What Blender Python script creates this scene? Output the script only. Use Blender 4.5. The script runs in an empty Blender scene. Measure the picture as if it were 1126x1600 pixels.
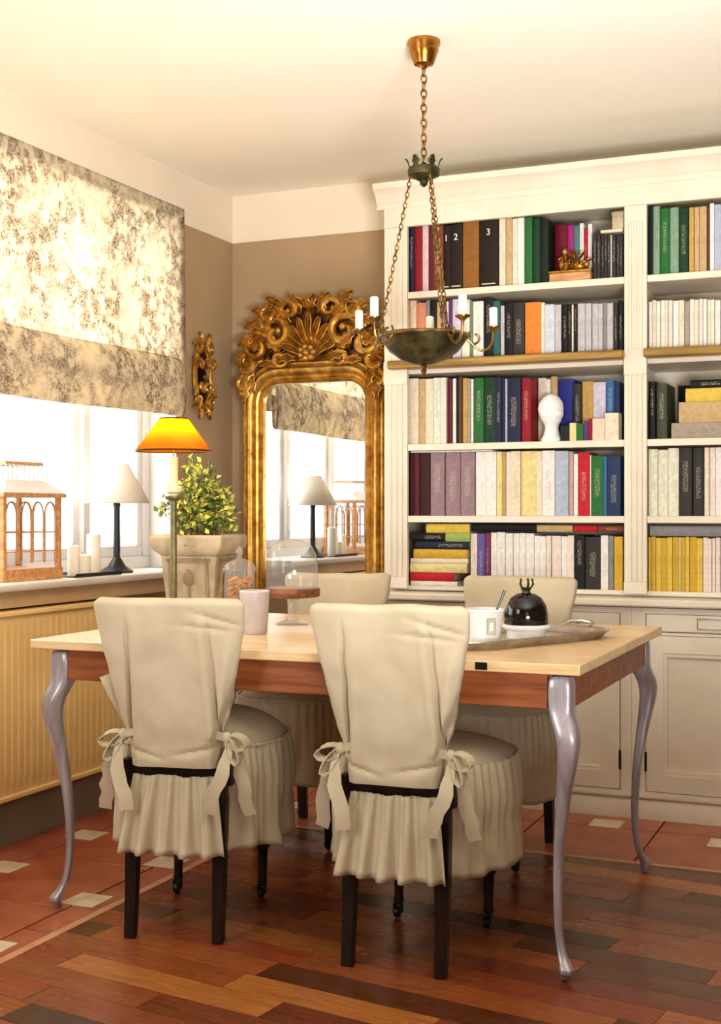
import bpy, bmesh, math, random
from mathutils import Vector, Matrix, noise
random.seed(7)
PI = math.pi
SC = bpy.context.scene
COLL = SC.collection

# ---------------------------------------------------------------- camera, world, lamps, exposure
cam_d = bpy.data.cameras.new('camera')
cam = bpy.data.objects.new('camera', cam_d)
COLL.objects.link(cam)
cam.location = (2.825, -5.157, 1.12)
cam.rotation_euler = (PI / 2, 0, math.radians(23.0))
cam_d.sensor_fit = 'VERTICAL'
cam_d.sensor_height = 36.0
cam_d.lens = 36.0 * 2000.0 / 1600.0
cam_d.clip_start = 0.05
SC.camera = cam

world = bpy.data.worlds.new('daylight')
SC.world = world
world.use_nodes = True
bg = world.node_tree.nodes['Background']
bg.inputs['Color'].default_value = (1.0, 0.97, 0.92, 1)
bg.inputs['Strength'].default_value = 3.6


def area(name, loc, target, sx, sy, power, col):
    d = bpy.data.lights.new(name, 'AREA')
    d.shape = 'RECTANGLE'
    d.size, d.size_y, d.energy, d.color = sx, sy, power, col
    o = bpy.data.objects.new(name, d)
    COLL.objects.link(o)
    o.location = loc
    o.rotation_euler = (Vector(target) - Vector(loc)).to_track_quat('-Z', 'Y').to_euler()
    return o


# daylight through the window, then unseen fill lamps added to light the room
area('window_daylight', (-0.9, -1.6, 1.75), (1.2, -1.6, 0.9), 2.2, 1.6, 55, (1.0, 0.97, 0.92))
area('left_fill', (0.12, -4.4, 1.6), (1.9, -2.2, 0.8), 1.3, 1.5, 48, (1.0, 0.98, 0.95))  # added fill lamp beside the left wall; no window is built there
area('front_fill', (3.1, -6.35, 1.75), (1.6, -1.0, 1.3), 2.4, 1.3, 18, (1.0, 0.97, 0.93))  # added fill lamp behind the camera, against a solid wall
up = area('ceiling_fill', (3.1, -4.3, 0.9), (1.6, -1.8, 3.5), 0.8, 0.6, 82, (1.0, 0.98, 0.95))  # added lamp out of view, brightens the ceiling from below
up.data.spread = math.radians(105)

vs = SC.view_settings
SC.display_settings.display_device = 'sRGB'
vs.view_transform = 'Standard'
vs.look = 'None'
vs.gamma = 1.0
vs.use_curve_mapping = False
vs.exposure = 0.0
SC.cycles.transparent_max_bounces = 32


# ---------------------------------------------------------------- materials
def lin(c):
    r = []
    for v in c[:3]:
        v = v / 255.0
        r.append(v / 12.92 if v <= 0.04045 else ((v + 0.055) / 1.055) ** 2.4)
    return (r[0], r[1], r[2], 1.0)


MATS = {}


class NT:
    def __init__(self, name):
        self.m = bpy.data.materials.new(name)
        self.m.use_nodes = True
        self.t = self.m.node_tree
        self.bsdf = self.t.nodes['Principled BSDF']
        self.out = self.t.nodes['Material Output']

    def n(self, typ, **kw):
        x = self.t.nodes.new(typ)
        for k, v in kw.items():
            setattr(x, k, v)
        return x

    def l(self, a, b):
        self.t.links.new(a, b)

    def noise(self, scale, detail=4, coord='Object', stretch=(1, 1, 1), rough=0.55):
        tc = self.n('ShaderNodeTexCoord')
        mp = self.n('ShaderNodeMapping')
        mp.inputs['Scale'].default_value = stretch
        nz = self.n('ShaderNodeTexNoise')
        nz.inputs['Scale'].default_value = scale
        nz.inputs['Detail'].default_value = detail
        nz.inputs['Roughness'].default_value = rough
        self.l(tc.outputs[coord], mp.inputs[0])
        self.l(mp.outputs[0], nz.inputs['Vector'])
        return nz.outputs['Fac']

    def ramp(self, fac, stops, interp='LINEAR'):
        r = self.n('ShaderNodeValToRGB')
        r.color_ramp.interpolation = interp
        el = r.color_ramp.elements
        while len(el) < len(stops):
            el.new(0.5)
        for e, (p, c) in zip(el, stops):
            e.position = p
            e.color = c
        self.l(fac, r.inputs[0])
        return r.outputs[0]

    def mix(self, fac, a, b, mode='MIX'):
        x = self.n('ShaderNodeMix', data_type='RGBA', blend_type=mode)
        for sock, v in ((x.inputs[0], fac), (x.inputs[6], a), (x.inputs[7], b)):
            if hasattr(v, 'is_output'):
                self.l(v, sock)
            else:
                sock.default_value = v
        return x.outputs[2]

    def math(self, op, a, b=0.0):
        x = self.n('ShaderNodeMath', operation=op)
        for sock, v in ((x.inputs[0], a), (x.inputs[1], b)):
            if hasattr(v, 'is_output'):
                self.l(v, sock)
            else:
                sock.default_value = v
        return x.outputs[0]

    def bump(self, h, strength=0.3, dist=0.005):
        b = self.n('ShaderNodeBump')
        b.inputs['Strength'].default_value = strength
        b.inputs['Distance'].default_value = dist
        self.l(h, b.inputs['Height'])
        self.l(b.outputs[0], self.bsdf.inputs['Normal'])

    def base(self, c):
        if hasattr(c, 'is_output'):
            self.l(c, self.bsdf.inputs['Base Color'])
        else:
            self.bsdf.inputs['Base Color'].default_value = c

    def pr(self, **kw):
        for k, v in kw.items():
            self.bsdf.inputs[k.replace('_', ' ')].default_value = v


def plain(name, c1, c2=None, rough=0.6, metal=0.0, scale=12.0, stretch=(1, 1, 1), bump=0.0, bscale=None, bdist=0.003, spec=0.5):
    t = NT(name)
    c2 = c2 or tuple(v * 0.86 for v in c1)
    f = t.noise(scale, stretch=stretch)
    t.base(t.ramp(f, [(0.36, lin(c2)), (0.64, lin(c1))]))
    t.pr(Roughness=rough, Metallic=metal)
    t.bsdf.inputs['Specular IOR Level'].default_value = spec
    if bump:
        t.bump(t.noise(bscale or scale * 4, stretch=stretch), bump, bdist)
    MATS[name] = t.m
    return t.m


plain('wall_taupe', (176, 150, 116), (168, 142, 109), 0.85, scale=2.5, bump=0.08, bscale=90)
plain('wall_cream', (238, 226, 206), (233, 220, 199), 0.85, scale=2.5, bump=0.05, bscale=90)
plain('ceiling_paint', (248, 242, 228), (246, 239, 224), 0.9, scale=1.5)
plain('white_paint', (232, 222, 202), (224, 213, 192), 0.42, scale=6)
plain('window_paint', (240, 238, 234), (232, 230, 226), 0.4, scale=6)
plain('panel_line_wood', (164, 130, 60), (124, 94, 38), 0.35, metal=0.3, scale=10, stretch=(0.3, 4, 4))
plain('radiator_paint', (242, 212, 144), (238, 206, 136), 0.35, scale=5)
plain('skirting_grey', (150, 140, 126), (138, 128, 114), 0.5, scale=5)
plain('apron_paint', (196, 168, 130), (186, 158, 120), 0.5, scale=5)
plain('linen', (203, 191, 163), (190, 177, 148), 0.92, scale=7, bump=0.35, bscale=420, bdist=0.001, spec=0.2)
plain('dark_wood', (34, 18, 12), (18, 10, 7), 0.34, scale=14, stretch=(4, 4, 0.4), spec=0.3)
plain('dark_metal', (34, 30, 27), (22, 19, 17), 0.4, metal=0.6)
plain('leg_paint', (190, 185, 192), (152, 145, 150), 0.3, metal=0.35, scale=18, stretch=(2, 2, 0.3))
plain('apron_wood', (164, 92, 44), (120, 60, 26), 0.45, scale=9, stretch=(0.4, 3, 5))
plain('tan_wood', (208, 158, 100), (176, 124, 70), 0.5, scale=12, stretch=(1, 5, 5))
plain('plate_wood', (150, 96, 56), (96, 56, 30), 0.45, scale=16, stretch=(1, 6, 6))
plain('brass', (196, 142, 66), (150, 98, 38), 0.25, metal=1.0, scale=20)
plain('bronze', (84, 76, 46), (40, 38, 24), 0.42, metal=0.7, scale=26)
plain('antique_brass', (168, 134, 76), (96, 74, 38), 0.35, metal=0.9, scale=30)
plain('candle_white', (250, 244, 232), (244, 236, 222), 0.5)
plain('porcelain', (244, 242, 240), (236, 234, 232), 0.18)
plain('mug_glaze', (200, 191, 188), (182, 174, 176), 0.3, scale=14)
plain('black_gloss', (12, 10, 12), (8, 7, 8), 0.06)
plain('black_satin', (20, 18, 18), (13, 12, 12), 0.35)
plain('silver', (206, 200, 190), (176, 166, 150), 0.25, metal=0.8, scale=18)
plain('stone', (196, 182, 154), (160, 144, 116), 0.85, scale=9, bump=0.5, bscale=60)
plain('stone_dark', (160, 142, 112), (128, 110, 84), 0.9, scale=9, bump=0.5, bscale=60)
plain('olive_metal', (120, 116, 66), (90, 84, 48), 0.4, metal=0.3, scale=20)
plain('ivory_plastic', (240, 226, 188), (230, 212, 170), 0.5)
plain('white_shade', (238, 230, 214), (232, 222, 204), 0.8, bump=0.1, bscale=300)
plain('cork_biscuit', (224, 158, 60), (166, 100, 30), 0.8, scale=60, bump=0.6, bscale=160)
plain('plaster', (244, 242, 240), (232, 230, 228), 0.7, scale=20, bump=0.2)
plain('pages', (232, 222, 200), (206, 192, 166), 0.9, scale=40, stretch=(30, 1, 1))
plain('green_leaf', (92, 118, 40), (50, 78, 26), 0.5, scale=16)
plain('pale_leaf', (212, 208, 96), (164, 174, 62), 0.5, scale=16)
plain('stem_brown', (96, 84, 44), (70, 60, 30), 0.7)
plain('soil', (60, 44, 30), (40, 28, 18), 0.95, scale=40, bump=0.8)
plain('plaque_green', (168, 172, 150), (140, 146, 124), 0.5)
plain('tile_terracotta', (176, 98, 68), (146, 72, 46), 0.32, scale=6, bump=0.1)
plain('tile_ivory', (226, 208, 178), (204, 184, 152), 0.3, scale=14)
plain('grout', (86, 62, 48), (70, 50, 38), 0.9)
plain('strip_wood', (206, 150, 110), (184, 128, 90), 0.35)
plain('lining_dark', (120, 100, 72), (104, 86, 60), 0.85)


def mk_gilt():
    t = NT('gilt')
    f = t.noise(34, 5)
    g = t.noise(7, 3)
    c = t.ramp(f, [(0.3, lin((88, 50, 16))), (0.46, lin((176, 122, 40))), (0.7, lin((222, 172, 76)))])
    c2 = t.ramp(g, [(0.4, lin((150, 100, 36))), (0.65, lin((240, 200, 110)))])
    t.base(t.mix(0.35, c, c2))
    t.pr(Roughness=0.34, Metallic=0.75)
    t.bump(f, 0.35, 0.004)
    MATS['gilt'] = t.m
    t = NT('gilt_dark')
    f = t.noise(30, 5)
    t.base(t.ramp(f, [(0.36, lin((44, 24, 12))), (0.55, lin((112, 68, 24))), (0.72, lin((196, 142, 58)))]))
    t.pr(Roughness=0.4, Metallic=0.6)
    t.bump(f, 0.5, 0.004)
    MATS['gilt_dark'] = t.m


mk_gilt()


def mk_plank(name, per_island):
    t = NT(name)
    if per_island:
        g = t.n('ShaderNodeNewGeometry')
        base = t.ramp(g.outputs['Random Per Island'], [(0, lin((70, 34, 18))), (0.35, lin((112, 56, 28))), (0.7, lin((136, 70, 32))), (1, lin((160, 92, 44)))])
    else:
        base = t.n('ShaderNodeObjectInfo').outputs['Color']
    f = t.noise(9, 6, stretch=(0.5, 9, 9), rough=0.65)
    c = t.ramp(f, [(0.3, (0.55, 0.5, 0.46, 1)), (0.55, (1, 1, 1, 1)), (0.75, (1.25, 1.2, 1.1, 1))])
    t.base(t.mix(1.0, base, c, 'MULTIPLY'))
    r = t.ramp(t.noise(5, 3), [(0.3, (0.2, 0.2, 0.2, 1)), (0.7, (0.34, 0.34, 0.34, 1))])
    t.l(r, t.bsdf.inputs['Roughness'])
    t.bump(f, 0.12, 0.002)
    MATS[name] = t.m


mk_plank('plank_wood', False)
mk_plank('plank_wood_far', True)


def mk_pine():
    t = NT('pine_top')
    f = t.noise(6, 6, stretch=(0.5, 7, 7), rough=0.65)
    g = t.n('ShaderNodeObjectInfo').outputs['Random']
    c = t.ramp(f, [(0.3, lin((188, 150, 100))), (0.5, lin((222, 190, 142))), (0.75, lin((236, 210, 166)))])
    t.base(t.mix(0.25, c, t.ramp(g, [(0, lin((206, 166, 112))), (1, lin((238, 216, 176)))])))
    t.pr(Roughness=0.3)
    t.bump(f, 0.1, 0.002)
    MATS['pine_top'] = t.m


mk_pine()


def mk_glass(name, tint, spec_mix, haze=0.0, rough=0.02):
    t = NT(name)
    tr = t.n('ShaderNodeBsdfTransparent')
    tr.inputs['Color'].default_value = tint
    gl = t.n('ShaderNodeBsdfGlossy')
    gl.inputs['Roughness'].default_value = rough
    lw = t.n('ShaderNodeLayerWeight')
    lw.inputs['Blend'].default_value = 0.35
    k = t.math('ADD', t.math('MULTIPLY', t.math('POWER', lw.outputs['Facing'], 2.5), spec_mix), 0.04)
    mx = t.n('ShaderNodeMixShader')
    t.l(k, mx.inputs[0])
    t.l(tr.outputs[0], mx.inputs[1])
    t.l(gl.outputs[0], mx.inputs[2])
    df = t.n('ShaderNodeBsdfDiffuse')
    df.inputs['Color'].default_value = (0.9, 0.92, 0.92, 1)
    m2 = t.n('ShaderNodeMixShader')
    m2.inputs[0].default_value = haze
    t.l(mx.outputs[0], m2.inputs[1])
    t.l(df.outputs[0], m2.inputs[2])
    t.l(m2.outputs[0], t.out.inputs['Surface'])
    MATS[name] = t.m


mk_glass('window_glass', (0.97, 0.98, 1.0, 1), 0.08)
mk_glass('clear_glass', (0.97, 0.975, 0.97, 1), 0.8, 0.10)


def mk_mirror():
    t = NT('mirror_glass')
    t.base((0.86, 0.87, 0.86, 1))
    t.pr(Roughness=0.01, Metallic=1.0)
    MATS['mirror_glass'] = t.m


mk_mirror()


def mk_cloth_translucent(name, colfn, trans):
    t = NT(name)
    c = colfn(t)
    d = t.n('ShaderNodeBsdfDiffuse')
    s = t.n('ShaderNodeBsdfTranslucent')
    mx = t.n('ShaderNodeMixShader')
    mx.inputs[0].default_value = trans
    for b in (d, s):
        t.l(c, b.inputs['Color'])
    t.l(d.outputs[0], mx.inputs[1])
    t.l(s.outputs[0], mx.inputs[2])
    t.l(mx.outputs[0], t.out.inputs['Surface'])
    MATS[name] = t.m


def toile(t):
    big = t.noise(5.0, 3, rough=0.5)
    med = t.noise(26, 5, rough=0.65)
    fine = t.noise(120, 3, rough=0.7)
    m1 = t.ramp(big, [(0.35, (0, 0, 0, 1)), (0.54, (1, 1, 1, 1))])
    m2 = t.ramp(med, [(0.42, (0, 0, 0, 1)), (0.57, (1, 1, 1, 1))])
    m3 = t.ramp(fine, [(0.36, (0.15, 0.15, 0.15, 1)), (0.62, (1, 1, 1, 1))])
    k = t.math('MULTIPLY', t.math('MULTIPLY', t.math('ADD', t.math('MULTIPLY', m1, 0.75), 0.25), m2), m3)
    tone = t.ramp(t.noise(3.1, 2), [(0.4, lin((146, 114, 78))), (0.62, lin((154, 136, 120)))])
    return t.mix(k, lin((248, 240, 218)), tone)


mk_cloth_translucent('toile_cloth', toile, 0.55)
mk_cloth_translucent('amber_shade', lambda t: t.ramp(t.noise(10), [(0.3, lin((236, 158, 30))), (0.7, lin((246, 178, 50)))]), 0.62)


def mk_book():
    """one material for all covers: Object Info colour is the cloth, its alpha picks the lettering style"""
    t = NT('book_cover')
    oi = t.n('ShaderNodeObjectInfo')
    tc = t.n('ShaderNodeTexCoord')
    sg = t.n('ShaderNodeSeparateXYZ')
    t.l(tc.outputs['Generated'], sg.inputs[0])
    gx, gy, gz = sg.outputs
    fac = t.noise(60, 3)
    base = t.mix(1.0, oi.outputs['Color'], t.ramp(fac, [(0.3, (0.82, 0.82, 0.82, 1)), (0.7, (1.08, 1.08, 1.08, 1))]), 'MULTIPLY')
    # lettering: noise in the title band of the spine, offset per book
    ob = t.n('ShaderNodeVectorMath', operation='ADD')
    cmb = t.n('ShaderNodeCombineXYZ')
    t.l(t.math('MULTIPLY', oi.outputs['Random'], 37.0), cmb.inputs[2])
    t.l(tc.outputs['Object'], ob.inputs[0])
    t.l(cmb.outputs[0], ob.inputs[1])
    mp = t.n('ShaderNodeMapping')
    mp.inputs['Scale'].default_value = (1.6, 0.0, 4.2)
    t.l(ob.outputs[0], mp.inputs[0])
    nz = t.n('ShaderNodeTexNoise')
    nz.inputs['Scale'].default_value = 110
    nz.inputs['Detail'].default_value = 1
    t.l(mp.outputs[0], nz.inputs['Vector'])
    ink = t.math('GREATER_THAN', nz.outputs['Fac'], 0.56)
    mid = t.math('LESS_THAN', t.math('ABSOLUTE', t.math('SUBTRACT', gx, 0.5)), 0.2)
    spine = t.math('LESS_THAN', gy, 0.06)
    rz = t.math('MULTIPLY', oi.outputs['Random'], 0.25)
    lo = t.math('GREATER_THAN', gz, t.math('ADD', rz, 0.2))
    hi = t.math('LESS_THAN', gz, t.math('ADD', rz, 0.66))
    mask = t.math('MULTIPLY', t.math('MULTIPLY', ink, mid), t.math('MULTIPLY', spine, t.math('MULTIPLY', lo, hi)))
    a = oi.outputs['Alpha']
    dark = t.math('MULTIPLY', mask, t.math('MULTIPLY', t.math('GREATER_THAN', a, 0.2), t.math('LESS_THAN', a, 0.5)))
    pale = t.math('MULTIPLY', mask, t.math('GREATER_THAN', a, 0.5))
    c = t.mix(t.math('MULTIPLY', dark, 0.42), base, lin((70, 62, 56)))
    c = t.mix(t.math('MULTIPLY', pale, 0.5), c, lin((222, 212, 190)))
    t.base(c)
    t.pr(Roughness=0.55)
    t.bsdf.inputs['Specular IOR Level'].default_value = 0.2
    MATS['book_cover'] = t.m


mk_book()
M = MATS


# ---------------------------------------------------------------- mesh helpers
class MB:
    def __init__(self):
        self.bm = bmesh.new()
        self.mi = 0

    def quad(self, vs):
        try:
            f = self.bm.faces.new(vs)
            f.material_index = self.mi
            f.smooth = True
            return f
        except ValueError:
            return None

    def box(self, x0, x1, y0, y1, z0, z1, mat=None):
        p = [(x0, y0, z0), (x1, y0, z0), (x1, y1, z0), (x0, y1, z0), (x0, y0, z1), (x1, y0, z1), (x1, y1, z1), (x0, y1, z1)]
        if mat is not None:
            p = [mat @ Vector(q) for q in p]
        v = [self.bm.verts.new(q) for q in p]
        for f in ((0, 3, 2, 1), (4, 5, 6, 7), (0, 1, 5, 4), (1, 2, 6, 5), (2, 3, 7, 6), (3, 0, 4, 7)):
            self.quad([v[i] for i in f]).smooth = False
        return self

    def grid(self, fn, nu, nv, cu=False, cap=False):
        """fn(u,v) -> point with u,v in 0..1; cu closes in u"""
        rows = []
        for j in range(nv + 1):
            rows.append([self.bm.verts.new(fn(i / nu, j / nv)) for i in range(nu if cu else nu + 1)])
        n = nu
        for j in range(nv):
            for i in range(n):
                i2 = (i + 1) % nu if cu else i + 1
                self.quad([rows[j][i], rows[j][i2], rows[j + 1][i2], rows[j + 1][i]])
        if cap and cu:
            self.quad(list(reversed(rows[0])))
            self.quad(rows[-1])
        return self

    def lathe(self, prof, seg=24, loc=(0, 0, 0), cap=True, sq=None, mat=None):
        """prof = [(r, z), ...]; sq makes a squared section"""
        def pt(i, j):
            a = 2 * PI * i / seg
            r, z = prof[j]
            c, s = math.cos(a), math.sin(a)
            if sq:
                c = math.copysign(abs(c) ** sq, c)
                s = math.copysign(abs(s) ** sq, s)
            p = Vector((loc[0] + r * c, loc[1] + r * s, loc[2] + z))
            return mat @ p if mat is not None else p
        rows = [[self.bm.verts.new(pt(i, j)) for i in range(seg)] for j in range(len(prof))]
        for j in range(len(prof) - 1):
            for i in range(seg):
                k = (i + 1) % seg
                self.quad([rows[j][i], rows[j][k], rows[j + 1][k], rows[j + 1][i]])
        if cap:
            self.quad(list(reversed(rows[0])))
            self.quad(rows[-1])
        return self

    def tube(self, pts, rad, seg=8, closed=False, flat=1.0):
        pts = [Vector(p) for p in pts]
        n = len(pts)
        rads = rad if isinstance(rad, (list, tuple)) else [rad] * n
        rows = []
        nrm = None
        for i, p in enumerate(pts):
            a = pts[i - 1] if (i > 0 or closed) else p
            b = pts[(i + 1) % n] if (i < n - 1 or closed) else p
            t = (b - a).normalized()
            if nrm is None:
                nrm = t.orthogonal().normalized()
            nrm = (nrm - t * nrm.dot(t))
            nrm = nrm.normalized() if nrm.length > 1e-6 else t.orthogonal().normalized()
            bi = t.cross(nrm)
            rows.append([self.bm.verts.new(p + nrm * (rads[i] * math.cos(2 * PI * k / seg)) + bi * (rads[i] * flat * math.sin(2 * PI * k / seg))) for k in range(seg)])
        m = n if closed else n - 1
        for i in range(m):
            r0, r1 = rows[i], rows[(i + 1) % n]
            for k in range(seg):
                k2 = (k + 1) % seg
                self.quad([r0[k], r0[k2], r1[k2], r1[k]])
        if not closed:
            self.quad(list(reversed(rows[0])))
            self.quad(rows[-1])
        return self

    def ribbon(self, pts, wdir, wid, th=0.003):
        """a cloth strip with thickness: path points, width direction(s), width(s)"""
        pts = [Vector(p) for p in pts]
        n = len(pts)
        rows = []
        for i, p in enumerate(pts):
            t = (pts[min(i + 1, n - 1)] - pts[max(i - 1, 0)]).normalized()
            w = Vector(wdir[i] if isinstance(wdir, list) else wdir)
            w = (w - t * w.dot(t)).normalized() * (wid[i] if isinstance(wid, list) else wid) * 0.5
            d = t.cross(w).normalized() * th * 0.5
            rows.append([self.bm.verts.new(q) for q in (p - w - d, p + w - d, p + w + d, p - w + d)])
        for i in range(n - 1):
            for k in range(4):
                k2 = (k + 1) % 4
                self.quad([rows[i][k], rows[i][k2], rows[i + 1][k2], rows[i + 1][k]])
        self.quad(list(reversed(rows[0])))
        self.quad(rows[-1])
        return self

    def prism(self, poly, a, b, axis='z'):
        """poly of 2-D points extruded from a to b along axis (x: poly=(y,z); y: poly=(x,z); z: poly=(x,y))"""
        def P(p, h):
            return {'x': (h, p[0], p[1]), 'y': (p[0], h, p[1]), 'z': (p[0], p[1], h)}[axis]
        lo = [self.bm.verts.new(P(p, a)) for p in poly]
        hi = [self.bm.verts.new(P(p, b)) for p in poly]
        n = len(poly)
        for i in range(n):
            k = (i + 1) % n
            self.quad([lo[i], lo[k], hi[k], hi[i]]).smooth = False
        for f in (self.quad(list(reversed(lo))), self.quad(hi)):
            if f:
                f.smooth = False
        return self

    def ball(self, c, rx, ry, rz, seg=12, rings=8, mat=None):
        def fn(u, v):
            a, b = 2 * PI * u, PI * (v * 0.98 + 0.01) - PI / 2
            p = Vector((c[0] + rx * math.cos(b) * math.cos(a), c[1] + ry * math.cos(b) * math.sin(a), c[2] + rz * math.sin(b)))
            return mat @ p if mat is not None else p
        return self.grid(fn, seg, rings, cu=True, cap=True)


def link(name, me, mats, parent=None, loc=None, rot=None):
    o = bpy.data.objects.new(name, me)
    COLL.objects.link(o)
    for m in (mats if isinstance(mats, (list, tuple)) else [mats]):
        if len(me.materials) < len(mats if isinstance(mats, (list, tuple)) else [mats]):
            me.materials.append(M[m])
    if parent is not None:
        o.parent = parent
    if loc is not None:
        o.location = loc
    if rot is not None:
        o.rotation_euler = rot
    return o


def build(name, mb, mats, parent=None, loc=None, rot=None, bevel=0.0, solid=0.0, sub=0, flat=False, label=None):
    bm = mb.bm
    bmesh.ops.recalc_face_normals(bm, faces=bm.faces[:])
    me = bpy.data.meshes.new(name)
    bm.to_mesh(me)
    bm.free()
    me.set_sharp_from_angle(angle=math.radians(42))
    if flat:
        for p in me.polygons:
            p.use_smooth = False
    o = link(name, me, mats, parent, loc, rot)
    if solid:
        s = o.modifiers.new('thickness', 'SOLIDIFY')
        s.thickness = solid
        s.offset = 0
    if bevel:
        b = o.modifiers.new('edge', 'BEVEL')
        b.width = bevel
        b.segments = 2
        b.limit_method = 'ANGLE'
        b.angle_limit = math.radians(40)
    if sub:
        s = o.modifiers.new('smooth', 'SUBSURF')
        s.levels = s.render_levels = sub
    if label:
        o['label'] = label
    return o


def tag(o, label, cat, group=None, kind=None):
    o['label'] = label
    o['category'] = cat
    if group:
        o['group'] = group
    if kind:
        o['kind'] = kind
    return o


def thing(name, label, cat, loc=(0, 0, 0), rz=0.0, group=None):
    o = bpy.data.objects.new(name, None)
    o.empty_display_size = 0.05
    COLL.objects.link(o)
    o.location = loc
    o.rotation_euler = (0, 0, rz)
    return tag(o, label, cat, group)


def struct(o):
    o['kind'] = 'structure'
    return o


def B(*a):
    return MB().box(*a)


def lerp_table(tab, x):
    if x <= tab[0][0]:
        return tab[0][1]
    for (x0, y0), (x1, y1) in zip(tab, tab[1:]):
        if x <= x1:
            return y0 + (y1 - y0) * (x - x0) / (x1 - x0)
    return tab[-1][1]


def smooth_table(tab, x):
    for (x0, y0), (x1, y1) in zip(tab, tab[1:]):
        if x <= x1:
            t = max(0.0, (x - x0) / (x1 - x0))
            t = t * t * (3 - 2 * t) * 0.5 + t * 0.5
            return y0 + (y1 - y0) * t
    return tab[-1][1]


def nz(x, y, z):
    return noise.noise(Vector((x, y, z)))


# ---------------------------------------------------------------- the room
H = 2.56
YN = -6.4          # how far the room is built towards the viewer
OY0, OY1, OZ0, OZ1 = -2.72, -0.49, 0.885, 2.38    # window opening in the wall beside the radiator
w = MB()
w.box(-0.3, 0, OY1, 0.12, 0, H)
w.box(-0.3, 0, OY0, OY1, 0, OZ0 - 0.03)
w.box(-0.3, 0, OY0, OY1, OZ1, H)
w.box(-0.3, 0, YN, OY0, 0, H)
wall_left = struct(build('wall_left', w, 'wall_taupe'))
wall_back = struct(build('wall_back', B(0, 5.2, 0, 0.12, 0, H), 'wall_taupe'))
struct(build('wall_right', B(5.2, 5.32, YN - 0.12, 0.12, 0, H), 'wall_taupe'))
struct(build('wall_front', B(-0.3, 5.2, YN - 0.12, YN, 0, H), 'wall_taupe'))
struct(build('ceiling', B(-0.3, 5.2, YN, 0.12, H, H + 0.1), 'ceiling_paint'))
struct(build('trim_1', B(0.0005, 0.004, YN, 0, 2.346, H), 'wall_cream'))
struct(build('trim_2', B(0.004, 5.2, -0.004, -0.0005, 2.346, H), 'wall_cream'))
struct(build('baseboard_left', MB().prism([(0, 0), (0.045, 0), (0.045, 0.12), (0.03, 0.14), (0, 0.14)], YN, 0.0, 'y'), 'skirting_grey'))
struct(build('baseboard_back', B(0.05, 0.89, -0.02, 0, 0, 0.14), 'skirting_grey'))
# white lining of the reveal
rv = MB()
rv.box(-0.3, 0.001, OY1 - 0.006, OY1, OZ0, OZ1).box(-0.3, 0.001, OY0, OY0 + 0.006, OZ0, OZ1).box(-0.3, 0.001, OY0, OY1, OZ1 - 0.006, OZ1)
struct(build('trim_3', rv, 'window_paint'))
struct(build('trim_4', MB().prism([(-0.12, OZ0 - 0.028), (0.115, OZ0 - 0.028), (0.122, OZ0 - 0.02), (0.122, OZ0 - 0.006), (0.115, OZ0), (-0.12, OZ0)], OY0 - 0.06, OY1 - 0.04, 'y'), 'window_paint'))
struct(build('trim_5', B(0, 0.085, OY0 - 0.06, OY1 - 0.06, OZ0 - 0.085, OZ0 - 0.0285), 'apron_paint'))

# casement window: frame, three mullions, four sashes with their panes
win = bpy.data.objects.new('window_1', None)
COLL.objects.link(win)
struct(win)
XP = -0.125
fr = MB()
fr.box(XP - 0.06, XP, OY0 + 0.007, OY0 + 0.05, OZ0 + 0.05, OZ1 - 0.05).box(XP - 0.06, XP, OY1 - 0.05, OY1 - 0.007, OZ0 + 0.05, OZ1 - 0.05)
fr.box(XP - 0.06, XP, OY0 + 0.007, OY1 - 0.007, OZ0 + 0.001, OZ0 + 0.05).box(XP - 0.06, XP, OY0 + 0.007, OY1 - 0.007, OZ1 - 0.05, OZ1 - 0.007)
build('window_frame', fr, 'window_paint', win, bevel=0.004)
ys = [OY0 + 0.05, -2.09, -1.53, -0.97, OY1 - 0.05]
for y in ys[1:-1]:
    build('mullion', B(XP - 0.06, XP + 0.012, y - 0.022, y + 0.022, OZ0 + 0.05, OZ1 - 0.05), 'window_paint', win, bevel=0.004)
for a, b in zip(ys, ys[1:]):
    a2, b2 = a + (0.022 if a != ys[0] else 0), b - (0.022 if b != ys[-1] else 0)
    s = MB()
    z0, z1 = OZ0 + 0.05, OZ1 - 0.05
    s.box(XP - 0.05, XP - 0.012, a2, a2 + 0.035, z0 + 0.045, z1 - 0.045).box(XP - 0.05, XP - 0.012, b2 - 0.035, b2, z0 + 0.045, z1 - 0.045)
    s.box(XP - 0.05, XP - 0.012, a2, b2, z0, z0 + 0.045).box(XP - 0.05, XP - 0.012, a2, b2, z1 - 0.045, z1)
    so = build('sash', s, 'window_paint', win, bevel=0.003)
    build('pane', B(XP - 0.036, XP - 0.03, a2 + 0.03, b2 - 0.03, z0 + 0.04, z1 - 0.04), 'window_glass', so)

# ---------------------------------------------------------------- floor: skewed boards inside a tile border
floor = struct(build('floor', B(-0.3, 5.2, YN, 0.12, -0.1, -0.008), 'grout'))
PX, PY = 0.752, -1.05     # edge of the boards
ANG = math.radians(-8.5)


def clip(poly, nx, ny, c):
    """keep the side nx*x+ny*y >= c"""
    out = []
    n = len(poly)
    for i in range(n):
        a, b = poly[i], poly[(i + 1) % n]
        da, db = nx * a[0] + ny * a[1] - c, nx * b[0] + ny * b[1] - c
        if da >= 0:
            out.append(a)
        if (da >= 0) != (db >= 0):
            t = da / (da - db)
            out.append((a[0] + (b[0] - a[0]) * t, a[1] + (b[1] - a[1]) * t))
    return out


def in_view(x, y, m=0.06):
    dx, dy = x - 2.825, y + 5.157
    d = -dx * 0.3907 + dy * 0.9205
    l = dx * 0.9205 + dy * 0.3907
    return d > 2.6 and abs(l) < (0.2815 + m) * d


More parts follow.
